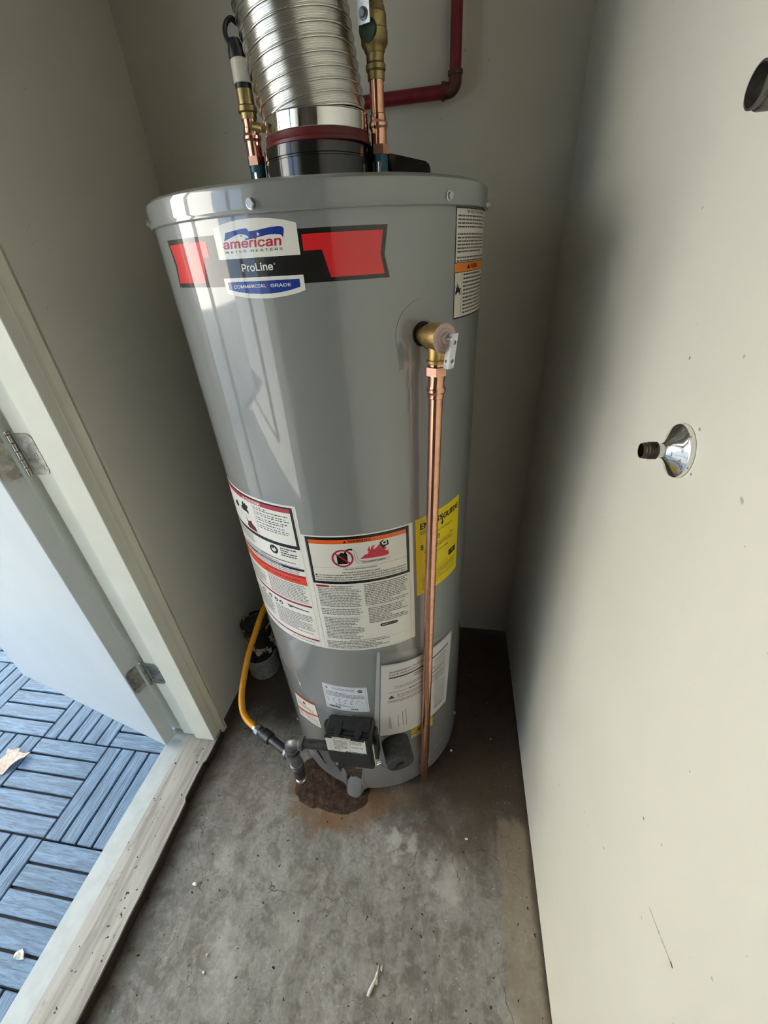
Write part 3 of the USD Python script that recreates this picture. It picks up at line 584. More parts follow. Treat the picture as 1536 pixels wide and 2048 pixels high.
# yellow energy label
YEL = lin(240, 214, 14)
P = Print(); P.rect(-.2512, .7830, -.1158, .9812, YEL, 0)
[(P.text('ENERGY', -.2400 + d, -.1790 + d, .9535, .0135, BLACK, 2), P.text('GUIDE', -.1765 + d, -.1215 + d, .9525, .0125, BLACK, 2)) for d in (-.0006, .0, .0006)]
P.poly(LineString([(-.1800, .960), (-.1800, .945)]).buffer(.0014), BLACK, 2); P.poly([(-.1850, .947), (-.1750, .947), (-.1800, .938)], BLACK, 2)
P.rect(-.2400, .9725, -.1215, .9730, lin(150, 130, 10), 1); P.text('Estimated Yearly Energy Cost', -.206, -.145, .9300, .0032, BLACK, 2)
P.lines(-.240, -.205, .950, .940, 2, lin(120, 104, 10), 41); P.text('$230', -.2270, -.1870, .9120, .0100, BLACK, 2)
P.rect(-.2400, .9020, -.1300, .9028, BLACK, 2); P.poly([(-.1500, .9075), (-.1440, .9075), (-.1470, .9035)], BLACK, 2); P.lines(-.232, -.130, .9000, .8910, 2, lin(110, 96, 10), 42)
P.text('$', -.2400, -.2330, .9040, .0100, BLACK, 2); P.text('First Hour Rating', -.200, -.158, .8795, .0032, BLACK, 2); P.rect(-.240, .8700, -.122, .8703, lin(120, 104, 10), 1)
P.rect(-.1545, .8430, -.1262, .8580, BLACK, 2); P.text('75', -.1450, -.1350, .8470, .0070, YEL, 3)
P.rect(-.240, .8380, -.1560, .8385, BLACK, 1); P.rect(-.240, .8340, -.1560, .8343, BLACK, 1); P.lines(-.238, -.124, .8310, .8020, 7, lin(150, 132, 10), 43); P.lines(-.238, -.190, .800, .791, 2, lin(140, 122, 10), 44)
P.build('energy_label', H, 'label', tank_wrap(RT), label='bright yellow energy rating label behind the copper pipe')

# rating plate, caution tag and small yellow tag
P = Print(); W2 = lin(214, 218, 226)
P.poly(sbox(-.5022, .4230, -.3868, .5235).buffer(-.002).buffer(.002), W2, 0); P.box(-.4985, .4265, -.3905, .5200, .0005, lin(120, 126, 140), 1)
P.poly(Point(-.4045, .5085).buffer(.0062), lin(70, 76, 90), 2); P.text('SP', -.4080, -.4005, .5062, .0045, W2, 3); P.poly([(-.495, .507), (-.487, .507), (-.491, .5145)], lin(70, 76, 90), 2)
GB = lin(126, 132, 146); P.lines(-.476, -.416, .516, .505, 3, GB, 51); P.lines(-.496, -.393, .4985, .4780, 4, GB, 52, ragged=.05); P.lines(-.494, -.394, .472, .452, 3, GB, 53, word=(.002, .005), gap=.012); P.lines(-.475, -.425, .450, .440, 2, GB, 54)
r = random.Random(5)
for a, b in ((-.4930, -.4620), (-.4330, -.4165)):
    u = a
    while u < b: w = r.uniform(.0004, .0012); P.rect(u, .4300, u + w, .4390 if a < -.45 else .4360, lin(50, 52, 60), 2); u += w + r.uniform(.0005, .0012)
P.build('rating_plate', H, 'label', tank_wrap(RT), label='small pale silver rating plate sticker above the gas control')
P = Print()
P.poly([(-.6345, .3880), (-.5440, .4070), (-.5385, .2900), (-.600, .2830), (-.6400, .2650)], lin(60, 60, 58), 0); P.poly([(-.6325, .3855), (-.5452, .4040), (-.5400, .2925), (-.600, .2855), (-.6380, .2690)], lin(234, 228, 214), 1)
P.poly([(-.6325, .3855), (-.5452, .4040), (-.5449, .3975), (-.6328, .3785)], lin(204, 92, 52), 2); P.poly([(-.6355, .3160), (-.5422, .3520), (-.5420, .3455), (-.6358, .3030)], lin(214, 82, 52), 2)
P.poly([(-.598, .366), (-.585, .368), (-.586, .3745), (-.594, .3765)], BLACK, 2); P.lines(-.625, -.552, .362, .345, 4, lin(150, 145, 136), 61); P.lines(-.632, -.612, .312, .285, 5, lin(140, 136, 128), 62, word=(.002, .005)); P.lines(-.60, -.546, .328, .298, 5, lin(170, 165, 156), 63)
P.build('caution_tag', H, 'label', tank_wrap(RT), label='small white caution sticker with orange stripes left of the gas control')
P = Print()
P.rect(-.2789, .2488, -.2042, .3010, lin(224, 222, 214), 0); P.rect(-.2789, .2600, -.2042, .3010, lin(216, 190, 30), 1); P.poly([(-.264, .276), (-.248, .284), (-.250, .272)], BLACK, 2); P.lines(-.276, -.207, .297, .289, 2, lin(90, 76, 14), 71); P.lines(-.276, -.24, .270, .262, 1, lin(90, 76, 14), 72); P.lines(-.276, -.207, .2580, .2505, 1, lin(80, 78, 76), 73)
P.build('yellow_tag', H, 'label', tank_wrap(RT), label='small yellow and white tag under the manual')

# relief valve
TH = math.radians(-47.3); VD = np.array([math.cos(TH), math.sin(TH), 0]); VT = np.array([-VD[1], VD[0], 0])
vz = 1.3085
def disc_on_tank(s0, z0, r, rin, r0, r1):
    p = Point(s0, z0).buffer(r, 24)
    return curved_slab(p.difference(Point(s0, z0).buffer(rin, 16)) if rin else p, r0, r1, .006)
S0 = TH * RT
obj('access_disc', disc_on_tank(S0, 1.311, .0468, .0188, RT - .002, RT + .0012), 'heater', H, label='round grey cover disc with a hole')
obj('port_gap', disc_on_tank(S0, 1.3085, .0188, 0, RT - .001, RT + .0003), 'dark_hole', H)
rv = obj('relief_valve', cat_([lathe([(.0125, -.002), (.0125, .008), (.0150, .010), (.0150, .017), (.0162, .0185), (.0190, .021), (.0195, .047), (.0180, .050)], 40, VD * RT + (0, 0, vz), VD),
                               lathe([(.0152, -.0360), (.0158, -.0350), (.0158, -.0310), (.0140, -.0300), (.0140, -.010)], 36, VD * (RT + .034) + (0, 0, vz)),
                               hexnut(.0178, .006, VD * (RT + .016) + (0, 0, vz), VD)]), 'brass', H, label='brass temperature and pressure relief valve')
obj('dial', cat_([lathe([(.0198, .048), (.0205, .0495), (.0205, .0510), (.0190, .0518), (.0185, .0515), (.0140, .0515), (.0135, .0522), (.0075, .0522), (.0070, .0545), (.0052, .0560)], 40, VD * RT + (0, 0, vz), VD)]), 'dial', rv, label='engraved dial plate on the valve')
LD = -VT * .16 + np.array([0, 0, -0.99]); LD /= np.linalg.norm(LD); nx = VD; tx = np.cross(nx, LD)
def leverbox(a0, a1, b0, b1, c0, c1, hole=True):
    mm = manifold3d.Manifold.cube((a1 - a0, b1 - b0, c1 - c0)).translate((a0, b0, c0)); return mm
lev = manifold3d.Manifold.cube((.0013, .0105, .047)).translate((0, 0, -.047)) + manifold3d.Manifold.cube((.0095, .0013, .047)).translate((-.0095, 0, -.047))
for zz, rr in ((-.012, .0030), (-.037, .0028)):
    lev -= manifold3d.Manifold.cylinder(.01, rr, circular_segments=20).rotate((0, 90, 0)).translate((-.005, .0058, zz)); lev -= manifold3d.Manifold.cylinder(.01, rr * .8, circular_segments=20).rotate((90, 0, 0)).translate((-.006, .005, zz))
lm = lev.to_mesh(); lv = lm.vert_properties[:, :3]; o = VD * (RT + .0640) + VT * .0020 + np.array([0, 0, vz + .0070])
lpts = o + lv[:, :1] * VD + lv[:, 1:2] * VT + lv[:, 2:3] * (-LD)
obj('lever', trimesh.Trimesh(lpts, lm.tri_verts, process=False), 'steel', rv, smooth=False, label='bent zinc test lever')
obj('lever_pin', lathe([(.0030, 0), (.0030, .012)], 16, VD * (RT + .054) + (0, 0, vz), VD), 'steel', rv)

# gas control
GV = obj('gas_control', cat_([bbox(-.056, .066, -.335, -.280, .262, .405, .006), bbox(-.0545, .060, -.3388, -.330, .283, .4045, .004), bbox(-.040, .056, -.322, -.285, .405, .411, .003),
                              bbox(.064, .078, -.330, -.300, .300, .372, .003), bbox(.058, .075, -.318, -.292, .356, .392, .004), bbox(-.066, -.048, -.312, -.288, .368, .396, .005), bbox(-.044, .062, -.330, -.290, .245, .266, .004)]), 'black', H, smooth=False, label='black plastic gas control valve')
for xx in (-.028, .024): obj('clip', cat_([bbox(xx, xx + .016, -.336, -.300, .404, .414, .002), bbox(xx + .002, xx + .014, -.340, -.330, .4035, .411, .002)]), 'black', GV, smooth=False)
obj('knob', cat_([lathe([(.013, 0), (.0135, .012), (.011, .016)], 28, (-.030, -.325, .262), (-.15, -.9, -.5)), bbox(-.034, -.026, -.346, -.336, .244, .262, .002)]), 'black', GV, smooth=30)
obj('side_wedge', trimesh.convex.convex_hull(np.array([(.0665, y, z) for y, z in ((-.336, .372), (-.300, .372), (-.300, .262), (-.330, .262))] + [(.069, y, z) for y, z in ((-.334, .368), (-.303, .368), (-.303, .266), (-.330, .266))])), 'white_pl', GV, smooth=False, label='pale side sticker plate')
P = Print()                                            # u to the right, v up, origin at the face's lower left
P.poly(sbox(0, 0, .103, .066).buffer(-.004).buffer(.004), lin(226, 224, 216), 0); P.rect(.048, -.001, .101, .005, lin(12, 13, 14), 1); P.rect(-.001, .058, .018, .067, lin(12, 13, 14), 1); P.rect(.066, .0570, .101, .067, lin(12, 13, 14), 1)
P.text('STATUS LIGHT CODE', .0195, .0640, .0600, .0046, lin(40, 40, 40), 2)
for v in np.linspace(.012, .052, 7): P.rect(.003, v, .018, v + .0005, lin(150, 150, 146), 2); 
P.rect(.0105, .010, .0109, .055, lin(150, 150, 146), 2); P.rect(.0605, .008, .0610, .056, lin(120, 120, 118), 2); P.lines(.0195, .0590, .0555, .0090, 8, lin(110, 108, 104), 81, fill=.5, word=(.003, .008)); P.lines(.063, .097, .0550, .0400, 4, lin(110, 108, 104), 82, fill=.5, word=(.002, .005))
for uu in (.076, .092): P.poly(Point(uu, .027).buffer(.0030).difference(Point(uu, .027).buffer(.0016)), lin(90, 90, 88), 2)
P.lines(.064, .0725, .0295, .0245, 1, lin(90, 90, 88), 83, fill=.5, word=(.002, .004)); P.lines(.080, .0885, .0295, .0245, 1, lin(90, 90, 88), 84, fill=.5, word=(.002, .004))
P.lines(.006, .034, .0060, .0015, 1, lin(90, 88, 84), 85, fill=.5, word=(.002, .004)); P.text('4" W.C. OUTLET', .0530, .0950, .0005, .0034, WHITE, 3)
P.build('code_label', GV, 'label', flat_wrap((-.0525, -.3391, .3365), (1, 0, 0), (0, 0, 1)), label='white status light code label')
obj('control_well', disc_on_tank(math.radians(-90.5) * RT, .352, .056, 0, RT - .001, RT + .006), pbr('well_grey', lin(96, 98, 98), .4), H, label='raised grey ring behind the gas control')
# drain valve insulation
FD = np.array([math.cos(math.radians(-67)), math.sin(math.radians(-67)), -.10]); FD /= np.linalg.norm(FD)
foam = lathe([(.037, .0), (.0385, .004), (.0385, .062), (.036, .0655), (.0115, .0655), (.0105, .060), (.0105, .045)], 44, np.array([math.cos(math.radians(-67)) * .272, math.sin(math.radians(-67)) * .272, .262]), FD)
fp = obj('drain_plug', foam, 'foam', H, label='dark grey foam insulation plug over the drain valve')
fo = np.array([math.cos(math.radians(-67)) * .272, math.sin(math.radians(-67)) * .272, .262])
obj('drain_tip', lathe([(.0065, .03), (.0065, .056), (.004, .0585)], 20, fo + np.array([-.003, 0, .001]), FD), 'brass', fp)
sl_x, sl_y, _ = frame(FD)
sl = bbox(-.036, -.011, -.0012, .0012, .0650, .0662); T = np.eye(4); ax2 = np.array([-.75, 0, -.66]); ax2 -= FD * (ax2 @ FD); ax2 /= np.linalg.norm(ax2)
T[:3, 0], T[:3, 1], T[:3, 2], T[:3, 3] = -ax2, np.cross(FD, -ax2), FD, fo; sl.apply_transform(T); obj('slit', sl, 'dark_hole', fp, smooth=False)

# burner door: outer panel with cut-out and hanging tongue
pan = Polygon([(-.655, .030), (-.60, .026), (-.5342, .026), (-.5061, .026), (-.4895, .025), (-.4890, .018), (-.4865, .010), (-.4790, .0045), (-.4640, .0035), (-.4500, .006), (-.4400, .013), (-.4340, .0235), (-.4229, .0270), (-.3923, .0270), (-.362, .0270), (-.3314, .0270), (-.2896, .0270), (-.262, .028), (-.262, .098), (-.34, .110), (-.3700, .150), (-.3790, .168), (-.395, .152), (-.410, .146), (-.425, .146), (-.4310, .135), (-.4385, .0740), (-.452, .084), (-.470, .082), (-.4840, .0560), (-.4830, .090), (-.4885, .116), (-.5060, .128), (-.55, .112), (-.60, .100), (-.655, .098)])
def flare(s, z):
    z = np.asarray(z); s = np.asarray(s); w = np.exp(-((s + .462) / .030) ** 4)
    return RT + .0022 + w * .024 * np.clip((.075 - z) / .075, 0, 1) ** 1.3
obj('burner_door', curved_slab(pan, lambda s, z: flare(s, z) - .0018, flare, .006), 'heater', H, smooth=40, label='grey sheet-metal burner door with a tongue hanging to the floor')
obj('burner_opening', curved_slab(Polygon([(-.4895, .045), (-.432, .045), (-.418, .150), (-.450, .176), (-.500, .160)]), RT - .001, RT + .0006), 'rust', H, label='dark rusty opening behind the burner door')
obj('door_bracket', cat_([curved_slab(Polygon([(-.448, .138), (-.424, .146), (-.395, .148), (-.372, .166), (-.374, .172), (-.398, .156), (-.424, .153), (-.450, .147)]), RT + .001, RT + .004), curved_slab(Polygon([(-.462, .166), (-.446, .160), (-.444, .165), (-.460, .172)]), RT + .001, RT + .006)]), 'steel', H, label='bright metal bracket strip')
obj('door_screw', lathe([(.0036, 0), (.0032, .002), (.001, .003)], 16, on_tank(-.468, .085, RT + .003), on_tank(-.468, 0, 1.0)), 'steel', H)
obj('side_slot', curved_slab(Polygon([(-.592, .135), (-.560, .090), (-.556, .092), (-.588, .137)]), RT + .001, RT + .0035), 'dark_hole', H, label='dark slot in the burner door')
obj('slot_glint', curved_slab(Polygon([(-.604, .150), (-.592, .134), (-.588, .138), (-.600, .152)]), RT + .001, RT + .004), 'steel', H, label='small bright steel strip')  # thin strip of steel at the upper end of the slot
P = Print()
for k, v in enumerate((.070, .056)): P.rect(-.249, v, -.222, v + .006, BLACK, 0)
P.rect(-.252, .048, -.218, .082, lin(205, 205, 200), -.5)
P.build('base_mark', H, 'label', tank_wrap(RT + .0006), label='pale sticker with black bars low on the base ring')

# manual in its clear pouch
rb = lambda s, z: RT + .004 + .006 * np.exp(-((np.asarray(s) + .28) / .07) ** 2)
book = Polygon([(-.347, .603), (-.2399, .592), (-.132, .582), (-.149, .305), (-.25, .312), (-.3675, .316)])
bk = obj('manual', curved_slab(book, lambda s, z: rb(s, z) - .0035, rb), 'paper', H, smooth=40, label='white paper instruction booklet tucked in a clear pouch')
P = Print(); P.poly(book.buffer(-.0008), lin(232, 229, 228), 0); G2 = lin(112, 108, 110)
P.text('Installation Instructions', -.330, -.215, .5730, .0062, lin(90, 86, 88), 1); P.text('Use & Care Guide', -.331, -.262, .5630, .0062, lin(90, 86, 88), 1); P.rect(-.332, .5520, -.150, .5575, lin(84, 80, 82), 1)
P.lines(-.270, -.22, .548, .535, 2, G2, 91, word=(.006, .014)); P.lines(-.320, -.20, .522, .510, 2, lin(160, 156, 156), 92); P.text('FOR YOUR SAFETY', -.337, -.287, .4960, .0036, lin(110, 106, 108), 1)
P.lines(-.285, -.155, .502, .494, 1, G2, 93); P.poly([(-.338, .474), (-.320, .474), (-.329, .487)], lin(70, 68, 74), 1); P.lines(-.315, -.160, .488, .472, 3, lin(150, 146, 146), 94); P.lines(-.339, -.165, .468, .456, 2, lin(130, 126, 126), 95)
for uu, v0, v1 in ((-.3405, .345, .395), (-.3370, .343, .392), (-.3170, .345, .400), (-.3050, .350, .402), (-.2965, .345, .415)):
    r = random.Random(int(v0 * 1e4)); v = v0
    while v < v1: w = r.uniform(.003, .010); P.rect(uu, v, uu + .0016, v + w, lin(120, 116, 118), 1); v += w + .0012
P.lines(-.205, -.158, .545, .335, 30, lin(150, 148, 150), 96, word=(.003, .008)); P.rect(-.205, .335, -.172, .3395, lin(70, 68, 70), 2)
def book_wrap(u, v, lift):
    a = u / RT; n = np.stack([np.cos(a), np.sin(a), 0 * a], 1); p = n * (rb(u, v) + lift)[:, None]; p[:, 2] = v; return p, n
P.build('cover_print', bk, 'label_matte', book_wrap)
pouch = Polygon([(-.352, .655), (-.125, .600), (-.128, .300), (-.384, .300), (-.384, .335)])
obj('pouch', curved_slab(pouch, lambda s, z: rb(s, z) + .0012, lambda s, z: rb(s, z) + .0015), 'film', H, smooth=40, label='clear plastic pouch stuck to the tank')
obj('pouch_seam', curved_slab(Polygon([(-.3475, .655), (-.3535, .655), (-.3845, .320), (-.3760, .306), (-.3700, .312)]), lambda s, z: rb(s, z) + .0016, lambda s, z: rb(s, z) + .0026), pbr('film_fold', lin(205, 208, 212), .2, alpha=.45), H, label='shiny folded edge of the plastic pouch')
# nipples and vent collar on top
for sx in (1, -1):
    o = np.array([sx * .105, sx * .008, 0])
    nip = obj('nipple', lathe([(.0098, 1.500), (.0098, 1.553)], 28, o), 'chrome', H, label='bright steel water nipple')
    a = np.radians(np.linspace(-75, 195, 40)); outer = [(.0128 * math.cos(t), .0128 * math.sin(t)) for t in a]; inner = [(.0102 * math.cos(t), .0102 * math.sin(t)) for t in a[::-1]]
    t = prism(outer + inner, .052); t.apply_translation(o + (0, 0, 1.5005)); obj('sleeve', cat_([t, lathe([(.0108, 1.5445), (.0130, 1.5445), (.0130, 1.5535), (.0108, 1.5535)], 28, o)]), 'teal', nip, smooth=30, label='teal plastic sleeve')
hood = lathe([(.089, 1.5005), (.089, 1.5030), (.0865, 1.5045), (.0862, 1.5480), (.0850, 1.5490), (.0850, 1.5510), (.0862, 1.5520), (.0858, 1.5650), (.080, 1.5660)], 96)
dh = prism([(.02, 1.5010), (.186, 1.5010), (.186, 1.536), (.184, 1.540), (.178, 1.5445), (.06, 1.574), (.02, 1.574)], .085); T = np.eye(4); T[:3, 0], T[:3, 1], T[:3, 2], T[:3, 3] = (1, 0, 0), (0, 0, 1), (0, -1, 0), (0, .125, 0); dh.apply_transform(T)
obj('vent_hood', cat_([hood, dh]), 'hood', H, smooth=30, label='glossy black vent hood with a side box on top of the tank')

# ================================================================== VENT DUCT
ax = spline([(.006, 0, 1.560), (.0055, 0, 1.585), (.002, .001, 1.607), (-.003, .002, 1.64), (-.016, .004, 1.73), (-.040, .010, 1.90), (-.055, .015, 2.02)], 1500)
zz = ax[:, 2]; rad = np.full(len(ax), .0835)
PITCHD = .0145
ph = ((zz - 1.606) / PITCHD) % 1.0
ridge = np.where(ph < .34, np.sin(np.clip(ph / .34, 0, 1) * PI) ** .5 * .0042, 0) + np.where(ph >= .34, (.5 - .5 * np.cos((ph - .34) / .66 * 4 * 2 * PI)) * .0014, 0)
use = zz > 1.588
V = thing('vent_duct', 'ribbed flexible aluminium vent duct rising from the black hood', 'duct', (.004, 0, 1.563))
obj('hose', tube(ax[use], (.0800 + ridge)[use], 112, caps=False), 'aluminium', V, smooth=True)
obj('collar', lathe([(.0845, 1.5650), (.0865, 1.5662), (.0865, 1.5700), (.0845, 1.5725), (.0838, 1.5815)], 96, (.005, 0, 0), closed=False), 'redband', V, label='dark red sealing band')
cl = obj('clamp', lathe([(.0836, 1.5795), (.0852, 1.5802), (.0846, 1.5812), (.0846, 1.6010), (.0852, 1.6020), (.0838, 1.6030)], 120, (.005, 0, 0), closed=False), 'chrome', V, smooth=25, label='shiny metal clamp band')
cs = np.array([-.070, -.062, 1.590])
obj('clamp_screw', cat_([lathe([(.0052, -.012), (.0055, -.010), (.0055, .010), (.0040, .012)], 20, cs, (-.5, .3, .15)), hexnut(.0065, .005, cs + np.array([-.009, .006, .003]), (-.5, .3, .15))]), 'brass_dull', cl, smooth=30)
# ================================================================== WATER LINES
def press(z0, z1, r, bead=True):
    """a press-fit socket: collar with beads at its ends"""
    L = z1 - z0
    return [(r * 1.10, z0), (r * 1.14, z0 + L * .06), (r * 1.13, z0 + L * .46), (r * 1.22, z0 + L * .54), (r * 1.34, z0 + L * .60), (r * 1.34, z0 + L * .70), (r * 1.20, z0 + L * .77), (r * 1.14, z0 + L * .82), (r * 1.14, z1 - L * .03), (r * 1.05, z1)]
r34 = .0111
o = np.array([.105, .008, 0])
W = thing('water_line', 'copper and brass water riser with a lever ball valve, right of the duct', 'pipe', (.105, .008, 1.553))
obj('adapter', cat_([hexnut(.0158, .012, o + (0, 0, 1.5535), (0, 0, 1)), lathe([(.0130, 1.565)] + press(1.565, 1.603, r34), 36, o)]), 'copper', W, smooth=30)
obj('pipe', lathe([(r34, 1.600), (r34, 1.645)], 36, o), 'copper', W)
obj('ball_valve', cat_([lathe([(r34 * 1.16, 1.641), (r34 * 1.18, 1.6495), (r34 * 1.36, 1.6520), (r34 * 1.36, 1.6575), (r34 * 1.18, 1.660), (r34 * 1.20, 1.6690), (.0150, 1.6710), (.0165, 1.6750), (.0185, 1.6770), (.0200, 1.6800), (.0200, 1.6925), (.0190, 1.6940), (.0190, 1.7090), (.0178, 1.7110), (.0165, 1.7170), (.0150, 1.7180), (.0150, 1.7300), (.0138, 1.735), (.0138, 1.80)], 40, o),
                        lathe([(.0095, 0), (.0095, .026), (.007, .028)], 24, o + (0, 0, 1.7035), (-.35, -.94, 0))]), 'brass_dull', W, smooth=25)
lvd = np.array([-.35, -.94, 0]); lvd /= np.linalg.norm(lvd); lvt = np.array([-lvd[1], lvd[0], 0])
hm = (manifold3d.Manifold.cube((.020, .0022, .115)).translate((-.010, 0, -.010)) - manifold3d.Manifold.cylinder(.02, .0042, circular_segments=24).rotate((90, 0, 0)).translate((0, .01, 0))).to_mesh()
hv = hm.vert_properties[:, :3]; hp = o + np.array([0, 0, 1.7035]) + lvd * .026 + hv[:, :1] * lvt + hv[:, 1:2] * lvd + hv[:, 2:3] * np.array([0, 0, 1.0])
lh = obj('valve_lever', trimesh.Trimesh(hp, hm.tri_verts, process=False), 'steel', W, smooth=False, label='flat steel valve lever')
obj('lever_nut', cat_([hexnut(.0048, .005, o + np.array([0, 0, 1.7035]) + lvd * .0285, lvd), lathe([(.0068, 0), (.0068, .0014), (.0045, .0016)], 20, o + np.array([0, 0, 1.7035]) + lvd * .0283, lvd)]), 'iron_grey', lh, smooth=False)
obj('stem_gasket', lathe([(.0135, .012), (.0135, .0205)], 24, o + (0, 0, 1.6905), lvd), pbr('green_tag', lin(38, 60, 34), .5), W, label='dark green valve tag')
obj('pipe', lathe([(r34, 1.795), (r34, ZC)], 32, o), 'copper', W)
o = np.array([-.105, -.008, 0])
W = thing('water_line', 'copper and brass water riser with a white union, left of the duct', 'pipe', (-.105, -.008, 1.553))
obj('adapter', cat_([hexnut(.0150, .012, o + (0, 0, 1.5535), (0, 0, 1)), lathe([(.0125, 1.565)] + press(1.565, 1.602, r34), 36, o)]), 'copper', W, smooth=30)
obj('pipe', lathe([(r34, 1.600), (r34, 1.625)], 36, o), 'copper', W)
obj('fitting', lathe([(r34 * 1.14, 1.612), (r34 * 1.16, 1.619), (r34 * 1.36, 1.621), (r34 * 1.36, 1.627), (r34 * 1.14, 1.629), (.0125, 1.6300), (.0130, 1.640), (.0126, 1.6475)], 36, o), 'brass_dull', W)
obj('lower_band', lathe([(.0129, 1.6470), (.0129, 1.6535)], 32, o), 'black', W)
obj('union', lathe([(.0120, 1.6530), (.0136, 1.6545), (.0130, 1.6800), (.0118, 1.6815)], 36, o), 'white_pl', W, label='white plastic union')
obj('upper_band', cat_([lathe([(.0120, 1.681), (.0124, 1.690), (.0105, 1.698), (.0080, 1.703)], 28, o + (-.002, 0, 0)), tube(spline([(-.110, -.012, 1.694), (-.1165, -.014, 1.704), (-.117, -.010, 1.716), (-.110, .004, 1.728)], 16), .0035, 10)]), 'black', W)
obj('cord', tube(spline([(-.110, .004, 1.728), (-.095, .045, 1.725), (-.070, .100, 1.76), (-.060, .125, 1.95), (-.058, .130, ZC)], 40), .0035, 12), 'black', W, label='black cord passing behind the duct')

# ================================================================== RED PIPE on the back wall
yr = YB - .032; rr = .0122
Rp = thing('sprinkler_pipe', 'dark red painted pipe with an elbow on the back wall', 'pipe', (.2185, yr, 1.7065))
obj('riser', lathe([(rr, 1.728), (rr, ZC)], 32, (.2185, yr, 0)), 'red', Rp)
obj('run', tube([(-.15, yr, 1.7040), (.198, yr, 1.7055)], rr, 32), 'red', Rp)
el = [(.2185 - .016 * (1 - math.cos(t)) * 1.3, yr, 1.7065 + .020 * (1 - math.sin(t)) + 0) for t in np.linspace(0, PI / 2, 12)]
el = [(.192, yr, 1.7062), (.204, yr, 1.7064)] + [(.2045 + .014 * math.sin(t), yr, 1.7065 + .014 * (1 - math.cos(t))) for t in np.linspace(.1, PI / 2 - .05, 10)] + [(.2185, yr, 1.7225), (.2185, yr, 1.736)]
obj('elbow', cat_([tube(el, .0138, 28), lathe([(.0160, 0), (.0160, .007)], 28, (.2185, yr, 1.729)), lathe([(.0160, 0), (.0160, .007)], 28, (.190, yr, 1.7062), (1, 0, 0))]), 'redbrown', Rp, label='red-brown elbow fitting')

# ================================================================== DISCHARGE PIPE
top_ = VD * (RT + .034) + np.array([0, 0, 1.276]); bot_ = np.array([.1870, -.2310, .030]); dd = (bot_ - top_) / np.linalg.norm(bot_ - top_)
D = thing('discharge_pipe', 'long straight copper pipe hanging from the brass relief valve down to the floor', 'pipe', tuple(bot_))
obj('pipe', tube([top_ + dd * .040, bot_], r34, 36), 'copper', D)
obj('adapter', cat_([lathe([(.0135, 0), (.0135, .010)], 32, top_ - dd * .003, dd), hexnut(.0168, .0125, top_ + dd * .008, dd), lathe([(.0140, .0205)] + [(r_ * 1.0, z_) for r_, z_ in press(.0205, .0560, r34)], 36, top_, dd)]), 'copper', D, smooth=30, label='copper press adapter')

# ================================================================== GAS LINE
gp = np.array([-.179, -.306, 0]); gz = .285
G_ = thing('gas_pipe', 'black iron gas pipe with elbow, tee and drip leg left of the gas control', 'pipe', (-.179, -.306, .095))
obj('run', tube([(-.150, -.3055, gz), (-.050, -.303, gz)], .0128, 28), 'iron', G_)
ee = [(-.140, -.3055, gz), (-.152, -.3055, gz)] + [(-.160 - .019 * math.sin(t), -.306, gz - .019 * (1 - math.cos(t))) for t in np.linspace(0, PI / 2, 10)] + [(-.179, -.306, .262), (-.179, -.306, .252)]
obj('elbow', cat_([tube(ee, .0165, 28), lathe([(.0190, 0), (.0195, .003), (.0195, .009), (.0185, .012)], 28, (-.150, -.3055, gz), (1, 0, 0)), lathe([(.0185, 0), (.0195, .003), (.0195, .009), (.0190, .012)], 28, (-.179, -.306, .246))]), 'iron_grey', G_, smooth=40, label='grey malleable iron elbow')
obj('nipple', lathe([(.0128, .225), (.0128, .25)], 28, gp), 'iron', G_)
side = np.array([-.345, -.228, .2]) - np.array([-.179, -.306, .200]); L = np.linalg.norm(side); sd = side / L; tz = .200
obj('tee', cat_([lathe([(.0185, tz - .034), (.0195, tz - .031), (.0195, tz - .025), (.0165, tz - .022), (.0165, tz + .022), (.0195, tz + .025), (.0195, tz + .031), (.0185, tz + .034)], 28, gp), lathe([(.0160, 0), (.0160, .024), (.0195, .026), (.0195, .033), (.0185, .035)], 28, gp + (0, 0, tz), sd)]), 'iron_grey', G_, smooth=40, label='malleable iron tee')
obj('branch', tube([gp + (0, 0, tz) + sd * .03, gp + (0, 0, tz) + sd * .120], .0128, 28), 'iron', G_)
q = gp + np.array([0, 0, tz])
obj('coupling', cat_([lathe([(.0140, .105), (.0172, .107), (.0172, .135), (.0150, .137)], 28, q, sd), bbox(0, 0.001, 0, .001, 0, .001)]) if False else lathe([(.0140, .100), (.0175, .102), (.0178, .132), (.0150, .135), (.0135, .136), (.0135, .150)], 28, q, sd), 'iron', G_)
obj('drip_leg', lathe([(.0150, .105), (.0178, .108), (.0178, .150), (.0160, .152), (.0128, .154), (.0128, .172)], 28, gp), 'iron', G_)
obj('drip_cap', cat_([hexnut(.0125, .016, gp + (0, 0, .091), (0, 0, 1))]), 'brass_dull', G_, smooth=False)
obj('cap_ring', lathe([(.0090, .078), (.0155, .079), (.0165, .082), (.0165, .090), (.0140, .092)], 28, gp), 'steel', G_, label='bright metal cap at the foot of the drip leg')
Y_ = thing('gas_hose', 'yellow coated flexible gas connector curving up behind the tank', 'hose', (-.345, -.228, .2))
hs = q + sd * .165
hpth = spline([hs, hs + sd * .022 + np.array([0, 0, .001]), (-.394, -.190, .206), (-.4085, -.155, .230), (-.4120, -.115, .262), (-.4090, -.05, .315), (-.4020, .01, .352), (-.396, .06, .381), (-.387, .115, .402), (-.372, .20, .42), (-.34, .28, .44), (-.30, .36, .47)], 90)
obj('hose', tube(hpth, .0100, 24), 'yellow', Y_)
obj('end_nut', cat_([hexnut(.0150, .013, q + sd * .150, sd), lathe([(.0120, 0), (.0120, .010)], 24, q + sd * .163, sd)]), 'chrome', Y_, smooth=False, label='bright flare nut')

